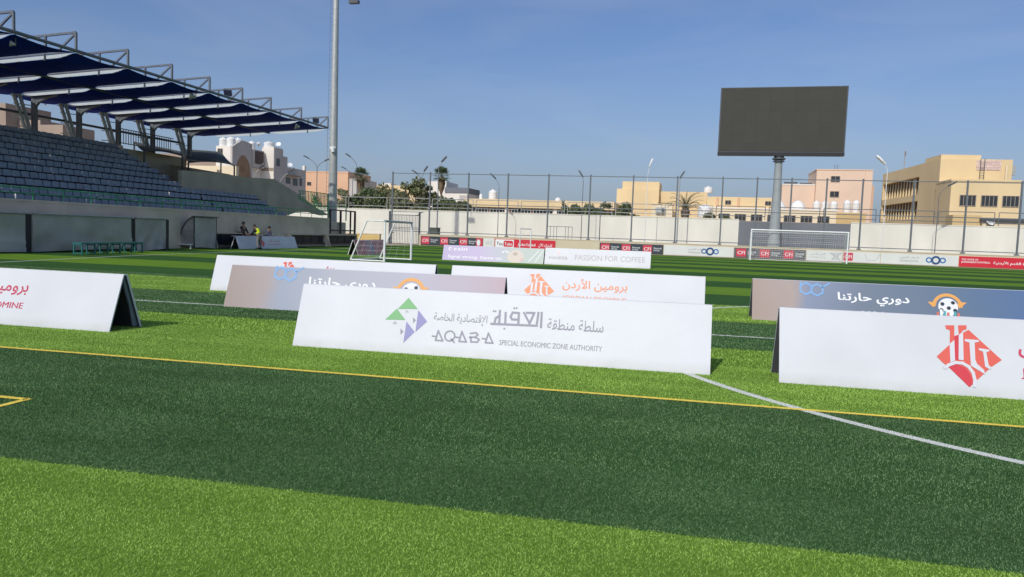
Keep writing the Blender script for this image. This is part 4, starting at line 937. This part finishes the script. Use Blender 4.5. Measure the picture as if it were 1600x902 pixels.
# ------------------------------------------------------------------ buildings
yel = mat('yellow_plaster_wall', (.73,.57,.33), .9, .07, .25, .1, stretch=(1,1,.4)); yel2 = mat('ochre_plaster_wall', (.62,.46,.23), .9, .07, .3, .1)
pink = mat('pink_plaster', (.73,.55,.41), .9, .05, .3, .1); crm = mat('cream_plaster', (.74,.64,.45), .9, .06, .3, .1); whp = mat('white_plaster', (.76,.72,.64), .9, .06, .3, .1); gryp = mat('grey_and_shaded_plaster', (.50,.475,.44), .9, .08, .4, .1)  # grey: plain walls, plus shade put into faces of the white houses
brn = mat('brown_plaster', (.34,.27,.215), .9, .08, .3, .1); peach = mat('peach_plaster', (.70,.44,.28), .9, .05, .3, .1)
def window(parent, x, z, w_, h_, y, side='front', frame=window_frame, grid=2):
    f = MB(); g_ = MB(); a = .06
    def bx(mb, x0, z0, x1, z1, d0, d1):
        if side == 'front': mb.box((x0, y-d1, z0), (x1, y-d0, z1))
        else: mb.box((y+d0, x0, z0), (y+d1, x1, z1))
    for x0, z0, x1, z1 in ((x, z, x+a, z+h_), (x+w_-a, z, x+w_, z+h_), (x+a, z, x+w_-a, z+a), (x+a, z+h_-a, x+w_-a, z+h_)): bx(f, x0, z0, x1, z1, .0, .07)
    for k in range(1, grid): bx(f, x+w_*k/grid-.025, z+a, x+w_*k/grid+.025, z+h_-a, .0, .05)
    bx(g_, x+a, z+a, x+w_-a, z+h_-a, .004, .02)
    o = f.build('window', frame, parent); p = g_.build('pane', glass, o); return o
def building(name, label, cat, loc, rz, boxes, M, trims=()):
    t = thing(name, label, cat, loc, rz)
    for nm, a, b_, mm in boxes: mb = MB(); mb.box(a, b_); mb.build(nm, mm or M, t)
    return t
# school with slanted fins: local x along the front, y along the finned side
sch = building('school_building', 'large yellow school with two storeys of slanted fins on its side', 'building', (25.03, 90, 0), rad(4.3), [
  ('tower_block', (0,0,0), (7.15,6,11.25), yel), ('roof_block', (-.1+.3,.5,11.25), (4.2,5,11.75), yel)], yel)
FB = 19.4
mb = MB(); mb.box((.55,6,0),(7,FB,11.2)); mb.box((0,6.0,9.8),(.54,FB,11.22)); mb.box((0,6,7.0),(.54,FB,7.75)); mb.box((0,6,4.2),(.54,FB,4.9)); mb.box((0,FB-.3,0),(.54,FB,9.8)); mb.build('wing', yel, sch)
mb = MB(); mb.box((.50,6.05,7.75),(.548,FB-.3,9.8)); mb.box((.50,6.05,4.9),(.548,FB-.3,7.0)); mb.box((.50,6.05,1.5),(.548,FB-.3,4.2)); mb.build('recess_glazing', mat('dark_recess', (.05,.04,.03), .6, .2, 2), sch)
for z0, z1 in ((7.75,9.8),(4.9,7.0),(2.0,4.2)):
    for k in range(13):
        y = 6.05+1.03*k
        mb = MB(); mb.prism([(.5,y,z0),(.29,y,z0),(.45,y,z1),(.5,y,z1)], (0,.12,0)); mb.build('fin', yel, sch)
mb = MB(); 
for z in (10.1, 10.6, 11.1, 11.6, 12.0): mb.bar((3.9,-.25,z-1.6),(4.3,-.25,z-1.6),.04,.04)
mb.bar((3.9,-.25,8.2),(3.9,-.25,11.3),.05,.05); mb.bar((4.3,-.25,8.2),(4.3,-.25,11.3),.05,.05); mb.build('roof_ladder', dark_steel, sch)
mb = MB(); mb.box((3.6,-.06,10.1),(6.0,-.004,11.15)); o = mb.build('sign_board', mat('faded_sign', (.62,.48,.42), .8, .25, 3), sch)
mb = MB()
for z in (10.35, 10.6, 10.85):
    for k in range(9): mb.box((3.75+.24*k,-.065,z),(3.75+.24*k+.16,-.061,z+.09))
mb.build('sign_marks', mat('faded_sign_mark', (.50,.36,.33), .8), o)
mb = MB(); mb.bar((6.5,-.15,8.5),(6.5,-.15,10.6),.14,.14); mb.build('drain_pipe', crm, sch)
mb = MB(); mb.bar((.5,13,11.2),(.5,13,13.6),.06,.06); mb.box((.5,12.7,12.9),(.53,13,13.5)); mb.build('flagpole', brn, sch)
sl = building('school_annex', 'lower yellow school block with three grated windows facing the pitch', 'building', (24.94, 85.5, 0), rad(2), [('wall', (0,0,0), (6.4,4.5,8.5), yel), ('parapet', (-.05,-.05,8.5), (6.45,4.55,8.68), yel)], yel)
for x in (.85, 2.85, 4.8): window(sl, x, 5.95, 1.55, 1.15, 0, grid=4)
for x in (.6,): window(sl, x, 3.2, 1.2, 1.3, 0, grid=2)
rb = building('roadside_building', 'low flat-roofed yellow hut in front of the school annex', 'building', (27.0, 82.2, 0), rad(1), [('wall', (0,0,0), (9,2.5,4.35), crm), ('roof', (-.2,-.3,4.35), (9.2,2.7,4.6), dark_steel), ('canopy', (-2.6,.3,0), (0,2.3,4.9), yel2)], crm)
pk = building('apartment_building', 'tall pink apartment block with two windows behind the goal', 'building', (17.4, 125, 0), 0, [('wall', (0,0,0), (8.1,9,13.15), pink), ('parapet', (-.08,-.08,13.15), (8.18,9.1,13.3), pink), ('side_wing', (8.1,2,0), (8.8,9,11.0), peach), ('low_wing', (-4.9,1,0), (0,10,10.8), pink), ('low_parapet', (-4.9,.95,10.8), (0,10,11.0), whp)], pink)
for z in (11.3, 8.95): window(pk, 2.1, z, 1.35, .95, 0)
for y in (2, 4.2, 6.4):
    window(pk, y, 8.0, 1.3, 1.1, -4.9-.0, side='side', grid=2) if False else None
mb = MB(); 
for k in range(4): mb.box((-4.95, 1.5+2*k, 8.1), (-4.9, 2.7+2*k, 9.2))
mb.build('side_window', glass, pk)
mb = MB()
for x in (2.9, 3.3): mb.bar((x,2,13.3),(x,2,14.2),.06,.06)
mb.build('antenna', dark_steel, pk)
for a_, b_ in (((-4.6,1.1,11.0),(-2.6,1.6,11.3)),((-2.2,1.3,11.0),(-.4,1.7,11.22))): mb = MB(); mb.box(a_, b_); mb.build('roof_pipework', dark_steel, pk)
mb = MB(); mb.bar((2.75,-.06,0),(2.75,-.06,8.9),.07,.07); mb.build('drain_pipe', gryp, pk)
mb = MB(); mb.box((7.0,-.05,11.2),(7.03,-.001,13.1)); mb.build('water_stain', peach, pk)
mb = MB(); mb.box((7.16,.6,9.7),(7.75,1.5,10.7)); mb.build('air_conditioner', galv, sch)
cf = building('school_hall', 'long low cream building stretching behind the scoreboard pole', 'building', (.85, 105, 0), 0, [('wall', (0,0,0), (16.5,12,6.0), crm), ('upper_wall', (0,1,6.0), (9.5,10,7.55), yel), ('cornice', (-.1,-.12,5.9), (16.6,-.002,6.1), whp), ('pier', (1.2,.85,6.0), (1.5,.998,7.5), peach), ('pier', (4.0,.85,6.0), (4.3,.998,7.5), peach)], crm)
for x in (2.4, 7.6): window(cf, x, 6.5, .8, .6, 1, grid=2)
for k in range(7): window(cf, 1.6+2.1*k, 4.3, 1.5, .95, 0, grid=3)
tn_ = building('tan_building', 'blocky tan building with stepped blank walls between scoreboard and bushes', 'building', (-12.0, 110, 0), 0, [('wall', (0,0,0), (6.1,8,8.65), yel), ('upper_block', (.75,.3,8.65), (6.1,7,9.75), yel), ('right_wing', (6.1,1.2,0), (12.9,8,8.45), yel), ('porch', (5.3,-2.5,0), (8.2,0,6.35), crm), ('porch_roof', (5.2,-2.6,6.35), (8.3,0,6.5), yel), ('porch_lintel', (6.0,-.3,6.5), (8.0,-.05,6.72), black)], yel)
mb = MB(); mb.box((5.9,-3.0,5.2),(7.2,-2.52,5.95)); o = mb.build('air_conditioner', galv, tn_); mb = MB(); mb.lathe([(.25,0),(.25,.03)], (0,0,0), 16); q = mb.build('fan_grille', dark_steel, o); q.rotation_euler = (rad(90),0,0); q.location = (6.9,-3.02,5.55)
ld = building('long_low_building', 'long low yellow building with white framed glass front under a flat roof', 'building', (-32.0, 100, 0), 0, [('wall', (0,.6,0), (20.6,9,5.1), mat('dark_red_wall', (.20,.08,.06), .8, .2, .5)), ('fascia', (-.2,0,5.1), (20.8,9.2,6.2), yel)], yel)
for k in range(5): window(ld, .3+3.1*k, 3.3, 2.8, 1.75, .6, frame=white_paint, grid=6)
mb = MB(); mb.box((5.6,.3,0),(6.1,.6,5.1)); mb.box((12.5,.3,0),(13,.6,5.1)); mb.build('pillar', whp, ld)
wc = building('white_house', 'white two-storey house with dark upper terrace right of the second palm', 'building', (-39.7, 105, 0), 0, [('wall', (0,0,0), (6.3,7,7.2), whp), ('terrace_wall', (2.8,-.1,7.21), (6.4,6,8.0), grey_wall), ('left_block', (0,.5,7.2), (2.8,6,8.9), whp), ('side_wall', (5.1,-.05,0), (6.3,-.001,6.9), gryp)], whp)  # grey slab on the front paints the shade of the right end
window(wc, .8, 5.3, .9, 1.0, 0); window(wc, 5.0, 4.6, .9, 1.2, -.05)
yb = building('yellow_house', 'small yellow house above the trees between the palms', 'building', (-64, 140, 0), 0, [('wall', (0,0,0), (8.6,8,10.4), yel), ('left_wall', (-5,1,0), (0,8,9.6), gryp)], yel)
window(yb, 2.0, 8.2, 1.2, 1.1, 0); window(yb, 5.5, 8.2, 1.2, 1.1, 0)
gb = building('beige_house', 'small beige house right of the first palm with rooftop clutter', 'building', (-69, 150, 0), 0, [('wall', (0,0,0), (4.5,8,10.6), crm), ('stair_head', (1,2,10.6), (3,5,11.6), whp)], crm); window(gb, 1, 8, 1, 1, 0)
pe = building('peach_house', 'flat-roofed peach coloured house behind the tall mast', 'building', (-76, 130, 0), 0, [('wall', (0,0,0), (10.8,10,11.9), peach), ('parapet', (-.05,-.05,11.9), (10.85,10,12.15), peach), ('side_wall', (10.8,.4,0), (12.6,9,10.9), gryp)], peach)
window(pe, 2.2, 9.4, .9, .7, 0); window(pe, 7.7, 9.3, .8, 1.0, 0)
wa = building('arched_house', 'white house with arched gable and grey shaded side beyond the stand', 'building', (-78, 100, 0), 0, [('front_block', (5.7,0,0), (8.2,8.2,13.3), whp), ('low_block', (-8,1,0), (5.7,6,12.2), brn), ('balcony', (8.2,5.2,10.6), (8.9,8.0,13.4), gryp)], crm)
mb = MB(); pr_ = [(0,0)]+[(0,13.2),(2.2,14.35),(2.9,14.45),(5.2,14.2)]+[(5.2,0)]; mb.prism([(8.2, y, z) for y, z in pr_], (.35,0,0)); mb.build('gable_wall', gryp, wa)  # gable grey puts the shade of this white side into its colour
mb = MB(); mb.prism([(8.551, .8+2.0*(1+math.cos(rad(a)))*1.0, 8.6+3.6*math.sin(rad(a))) for a in range(0,181,15)], (.05,0,0)); mb.build('arch_panel', mat('arched_brown', (.30,.20,.12), .8, .2, 1), wa)
mb = MB(); mb.box((8.92,5.4,11.2),(8.95,7.8,13.2)); mb.build('balcony_screen', mat('brown_screen', (.09,.065,.06), .7, .2, 3), wa); window(wa, 6.0, 12.0, .9, .9, 0)
wt = building('house_tower', 'narrow cream house tower with shaded side left of the tall mast', 'building', (-69.8, 108.3, 0), 0, [('wall', (0,0,0), (2.2,2.7,14.2), whp), ('band', (-.02,-.04,10.3), (2.22,-.002,10.8), brn), ('side_wall', (2.2,0,0), (2.3,2.7,14.0), gryp)], crm)  # grey side slab carries the tower's shade as colour
mb = MB(); mb.box((2.31,.7,11.2),(2.34,1.7,12.4)); mb.build('window', glass, wt)
wr = building('grey_house', 'long grey shaded house stepping down towards the tall mast', 'building', (-76, 111.1, 0), 0, [('wall', (0,0,0), (8.4,7.5,11.3), gryp), ('upper_block', (0,0,11.3), (8.3,1.6,13.0), gryp), ('corner_post', (8.0,7.0,11.3), (8.42,7.52,12.1), whp)], gryp)  # grey walls hold the shade of a pale house side in their colour
mb = MB()
for y, z, a, c_ in ((1.0,8.6,1.4,1.0),(3.2,8.4,1.5,1.2),(5.4,8.5,.8,1.3),(5.3,6.0,.8,1.0)): mb.box((8.41,y,z),(8.44,y+a,z+c_))
mb.build('side_window', glass, wr); mb = MB(); mb.box((8.4,1.0,9.9),(9.3,4.4,10.05)); mb.build('awning', brn, wr)
b1 = building('brown_house', 'plain brown house seen between the roof columns at the left edge', 'building', (-115, 90, 0), 0, [('wall', (0,0,0), (14,8,18.2), brn)], brn); window(b1, 11.5, 15.6, 1.2, 1.4, 0)
b2 = building('brown_terrace_house', 'low wide brown house behind the top row of seats', 'building', (-101, 92, 0), 0, [('wall', (.1,0,0), (4.2,6,16.0), brn), ('right_wall', (4.2,0,0), (8.3,6,15.3), brn)], brn); window(b2, 1, 14, 1.1, 1.2, 0)
cb = building('cream_stair_block', 'low sunlit cream block glimpsed under the olive canopies', 'building', (-47.2, 60.5, 0), 0, [('wall', (0,0,0), (5.6,.4,6.75), crm)], crm); window(cb, 1.2, 5.9, .3, .5, 0); window(cb, 3.6, 5.9, .3, .5, 0)



# ------------------------------------------------------------------ rooftop things
def tank(label, x, y, z, r, h, M=tank_white, ribs=4):
    prof = [(r*.98, 0)]
    for k in range(ribs): a = h*.8*k/ribs; b_ = h*.8*(k+1)/ribs; prof += [(r, a+.03), (r, b_-.06), (r*.94, b_-.03)]
    prof += [(r*.97, h*.8), (r*.75, h*.9), (r*.28, h*.96), (r*.28, h), (.01, h)]
    t = thing('water_tank', label, 'water tank', (x,y,z), 0, 'white water tanks on the roofs')
    mb = MB(); mb.lathe(prof, (0,0,0), 18); mb.build('body', M, t, True); mb = MB(); mb.lathe([(r*.32,h),(r*.32,h+.05),(.01,h+.06)], (0,0,0), 12); mb.build('lid', M, t)
for i, (x, y, z, r, h) in enumerate([(-71.6,100.8,13.3,.62,1.35),(-71.4,102.6,13.3,.6,1.7),(-70.5,101.2,13.3,.66,1.5),(-70.5,103.0,13.3,.6,1.6)]):
    tank('%s ribbed white tank in the cluster on the arched house roof' % ('leftmost','tall rear','front right','rearmost right')[i], x, y, z, r, h)
tank('small white tank at the back of the arched house roof', -70.6, 106.8, 13.3, .55, 1.6); tank('squat white tank on the cream house tower', -69.0, 109.2, 14.2, .85, .9, ribs=2)
tank('round white tank on the long low yellow building', -29.2, 104, 6.2, .62, 1.55); tank('tiny white tank at the left end of the long low building', -31.0, 104, 6.2, .25, .9, ribs=2); tank('two-ribbed small white tank right of the round one', -19.6, 104, 6.2, .4, .6, ribs=2)
for i in range(5): tank('%s white tank in the row in front of the pink block' % ('first','second','third','fourth','fifth')[i], 16.4+1.18*i+(.6 if i > 2 else 0), 116, 6.2, .52, 1.65 if i < 3 else 1.85)
mb = MB(); mb.box((15.2,115,0),(23,120,6.2)); tag(mb.build('tank_platform', yel2), 'flat ochre platform carrying the row of white tanks', 'building')
tank('white domed tank behind the date palm', 1.0, 112.5, 8.45, .62, .9, ribs=1); tank('white domed tank low behind the date palm', .6, 104, 4.6, .9, 1.7, ribs=2)
for i, x in enumerate((10.4, 13.0)):
    t = thing('roof_dome', '%s white dome on the low cream building' % ('left', 'right')[i], 'dome', (x, 109, 6.0), 0, 'white domes on the cream building'); mb = MB(); mb.lathe([(1.05*math.cos(rad(a)), 1.45*math.sin(rad(a))) for a in range(0, 90, 10)]+[(.01,1.45)], (0,0,0), 20); mb.build('shell', tank_white, t, True)
def dish(label, x, y, z, r, rz):
    t = thing('satellite_dish', label, 'satellite dish', (x,y,z), rz, 'satellite dishes on the roofs')
    mb = MB(); mb.lathe([(.02,0),(r*.5,r*.06),(r*.85,r*.2),(r,r*.3),(r*.97,r*.3),(r*.5,r*.1)], (0,0,0), 18); o = mb.build('reflector', tank_white, t, True); o.location = (0,0,r+.15); o.rotation_euler = (rad(55),0,0)
    mb = MB(); mb.bar((0,0,0),(0,0,r+.15),.06,.06); mb.build('mount', dark_steel, t)
dish('satellite dish at the corner of the cream house tower', -67.9, 110.2, 14.2, .42, rad(20)); dish('satellite dish on the grey stepped house', -68.6, 115, 11.3, .42, rad(30)); dish('white satellite dish low beside the school annex', 27.6, 82.0, 3.7, .38, rad(10)); dish('tilted satellite dish on the arched house roof', -69.9, 107.6, 14.0, .35, rad(200))

# ------------------------------------------------------------------ trees and palms
leaf1 = leaf_mat('olive_leaves', (.13,.155,.065), (.30,.31,.16)); leaf2 = leaf_mat('dark_leaves', (.10,.14,.065), (.26,.30,.15)); leaf3 = leaf_mat('dusty_leaves', (.19,.20,.11), (.36,.36,.22)); palm_g = leaf_mat('palm_green', (.06,.10,.04), (.16,.21,.10)); palm_d = leaf_mat('dry_palm', (.26,.17,.10), (.46,.34,.22)); bark = mat('bark', (.16,.12,.09), .9, .2, 6, .1, bump=.4)
def tree(label, x, y, h, rx, M, seed, z0=None, n=2600, conic=False, cat='tree'):
    r_ = np.random.default_rng(seed); t = thing('tree' if cat == 'tree' else 'bush', label, cat, (x,y,0), 0, 'trees and bushes behind the boundary wall')
    z0 = h*.3 if z0 is None else z0; mb = MB()
    mb.tube([(0,0,0),(.05,.03,z0),(.0,.08,h*.8)], [.16,.12,.03], 7)
    for k in range(7):
        a = k*2.4+seed; zb = z0+(h*.75-z0)*k/7; mb.tube([(0,0,zb),(rx*.45*math.cos(a), rx*.45*math.sin(a), zb+h*.09),(rx*.75*math.cos(a), rx*.75*math.sin(a), zb+h*.15)], [.06,.04,.015], 5)
    mb.build('trunk', bark, t)
    nc = 26; cl = []
    for k in range(nc):
        u = r_.random(); zc = z0+.1*h+(h*.92-z0-.1*h)*u; rr_ = rx*((1-u)**.7*1.0+.1 if conic else math.sin(math.pi*(.18+.75*u))**.8); a = r_.random()*6.28; q = rr_*math.sqrt(r_.random())
        cl.append((q*math.cos(a), q*math.sin(a), zc, rx*(.24+.2*r_.random())*(.6 if conic else 1)))
    m_ = MB(); vs = []; fs = []
    for c in range(n):
        cx, cy, cz, cr = cl[c % nc]; d = r_.normal(size=3); d /= np.linalg.norm(d); d *= cr*r_.random()**.4; d[2] *= .8
        p_ = np.array([cx,cy,cz])+d; s_ = .13+.16*r_.random(); a = r_.normal(size=3); a /= np.linalg.norm(a); b_ = np.cross(a, r_.normal(size=3)); b_ /= np.linalg.norm(b_)
        i0 = len(vs); vs += [p_-a*s_, p_+b_*s_*.45, p_+a*s_, p_-b_*s_*.45]; fs.append((i0,i0+1,i0+2,i0+3))
    m_.v = [tuple(v) for v in vs]; m_.f = fs; m_.mi = [0]*len(fs); m_.build('crown', M, t)
TR = [('dusty tree right behind the tall mast',-41.0,80,6.2,1.7,leaf3),('broad dark tree under the first palm',-38.6,82,6.4,2.1,leaf2),('dense olive tree right of the first palm',-36.6,84,7.3,2.0,leaf1),('low tree before the yellow house',-34.6,82,6.0,1.8,leaf3),
 ('tall full tree left of the second palm',-32.9,83,8.0,2.0,leaf1),('tall narrow tree beside the fence corner',-31.4,85,7.4,1.3,leaf1),('low dark tree behind the second palm',-28.6,82,5.6,1.7,leaf2),('low olive tree before the white house',-26.4,81,5.0,1.5,leaf1)]
for i, (lb, x, y, h, rx, M) in enumerate(TR): tree(lb, x, y, h, rx, M, 20+i, z0=1.5)
BU = [('wide dark bush by the long low building end',-14.0,86,5.4,1.5,leaf2),('dark bush right of the long low building',-11.9,84,5.2,1.6,leaf2),('dusty bush before the tan building corner',-10.2,84,5.7,1.5,leaf3),('olive bush left of the tan porch',-7.9,83,5.3,1.6,leaf1),('small bush right of the date palm',.9,82,4.6,1.0,leaf3),('low green bush beside the scoreboard pole',2.8,81,4.3,.8,leaf2)]
for i, (lb, x, y, h, rx, M) in enumerate(BU): tree(lb, x, y, h, rx, M, 50+i, z0=1.6, cat='bush', n=2000)

r_ = np.random.default_rng(77)
def hedge(label, x0, x1, y, h, M, n, seed):
    r_ = np.random.default_rng(seed); m_ = MB(); vs = []; fs = []
    for c in range(n):
        x = r_.uniform(x0, x1); top = h*(.80+.16*math.sin(x*1.9+seed)+.10*math.sin(x*4.7)); p_ = np.array([x, y+r_.uniform(-.8,.8), 2.4+(top-2.4)*r_.random()**.8]); s_ = .10+.12*r_.random()
        a = r_.normal(size=3); a /= np.linalg.norm(a); b_ = np.cross(a, r_.normal(size=3)); b_ /= np.linalg.norm(b_); i0 = len(vs); vs += [p_-a*s_, p_+b_*s_*.5, p_+a*s_, p_-b_*s_*.5]; fs.append((i0,i0+1,i0+2,i0+3))
    m_.v = [tuple(v) for v in vs]; m_.f = fs; m_.mi = [0]*len(fs); tag(m_.build('hedge', M), label, 'hedge')
hedge('long dusty hedge behind the railing between mast and white house', -44, -25.2, 79, 5.0, leaf1, 9000, 3)
hedge('dark hedge behind the railing before the tan building', -14.5, -6.8, 79.5, 4.9, leaf2, 4500, 4)
def fan_palm(label, x, y, h, R, seed):
    r_ = random.Random(seed); t = thing('fan_palm', label, 'palm tree', (x,y,0), 0, 'palms behind the boundary wall')
    mb = MB(); mb.tube([(0,0,0),(.05,0,h*.5),(0,0,h-.3)], [.18,.13,.12], 10); mb.build('trunk', bark, t)
    mb = MB()
    for k in range(520):
        a = r_.uniform(0,6.28); d_ = r_.random()*1.75; q = .14+.36*math.sin(math.pi*min(1, .25+d_/2.4))*r_.uniform(.7,1)
        c = Vector((q*math.cos(a), q*math.sin(a), h-.25-d_)); s_ = Vector((-math.sin(a), math.cos(a), 0))*.05; mb.add([c-s_, c+s_, c+Vector((-.1*math.cos(a),-.1*math.sin(a),-.5))], [(0,1,2)])
    mb.build('skirt', palm_d, t)
    mb = MB()
    for k in range(26):
        a = k*2.399+seed; el = math.radians(82-118*(k/26)+r_.uniform(-8,8)); d = Vector((math.cos(a)*math.cos(el), math.sin(a)*math.cos(el), math.sin(el))); L = R*r_.uniform(.42,.55)
        c = Vector((0,0,h-.15))+d*L; mb.bar(Vector((0,0,h-.25)), c, .025,.025); s_ = d.cross(Vector((0,0,1))).normalized(); u_ = s_.cross(d)
        for j in range(-8,9):
            b_ = math.radians(j*11.5); e = d*math.cos(b_)+s_*math.sin(b_)+u_*(.10-.004*j*j); e.normalize(); l2 = R*.56*(1-.025*abs(j)); w_ = e.cross(u_).normalized()*.035
            m1 = c+e*l2*.6; mb.add([c, m1+w_, c+e*l2+Vector((0,0,-.12*l2)), m1-w_], [(0,1,2,3)])
    mb.build('crown', palm_g, t)
fan_palm('first fan palm with brown skirt, just right of the tall mast', -40.9, 85, 8.0, 1.35, 4)
fan_palm('second fan palm with long tan skirt beside the white house', -30.35, 85, 8.25, 1.3, 9)
t = thing('date_palm', 'grey green date palm with arching fronds before the tan building', 'palm tree', (-1.55, 83, 0))
mb = MB(); mb.lathe([(.3,0),(.32,3.0),(.42,4.0),(.5,4.5),(.3,5.0)], (0,0,0), 12); mb.build('trunk', bark, t)
mb = MB(); r_ = random.Random(5)
for k in range(30):
    a = k*2.399; e0 = math.radians(82-62*(k/30)); L = 2.5*r_.uniform(.85,1.1); pts = []
    for j in range(9):
        u = j/8; el = e0-u*u*math.radians(70); 
        pts.append((pts[-1] if j else Vector((0,0,4.75)))+Vector((math.cos(a)*math.cos(el), math.sin(a)*math.cos(el), math.sin(el)))*(L/8 if j else 0))
    mb.tube(pts, .018, 4, caps=False); s_ = Vector((-math.sin(a), math.cos(a), 0))
    for j in range(1, 25):
        u = j/25*8; i0 = min(int(u), 7); c = pts[i0].lerp(pts[i0+1], u-i0); d = (pts[min(i0+1,8)]-pts[i0]).normalized()
        for sg in (-1,1):
            e = (d*.75+s_*sg*.7+Vector((0,0,.25))).normalized(); l2 = .42*math.sin(math.pi*min(.97,.2+j/28)); w_ = d*.018; mb.add([c-w_, c+w_, c+e*l2], [(0,1,2)])
mb.build('crown', leaf_mat('date_palm_fronds', (.10,.11,.06), (.24,.22,.13)), t)
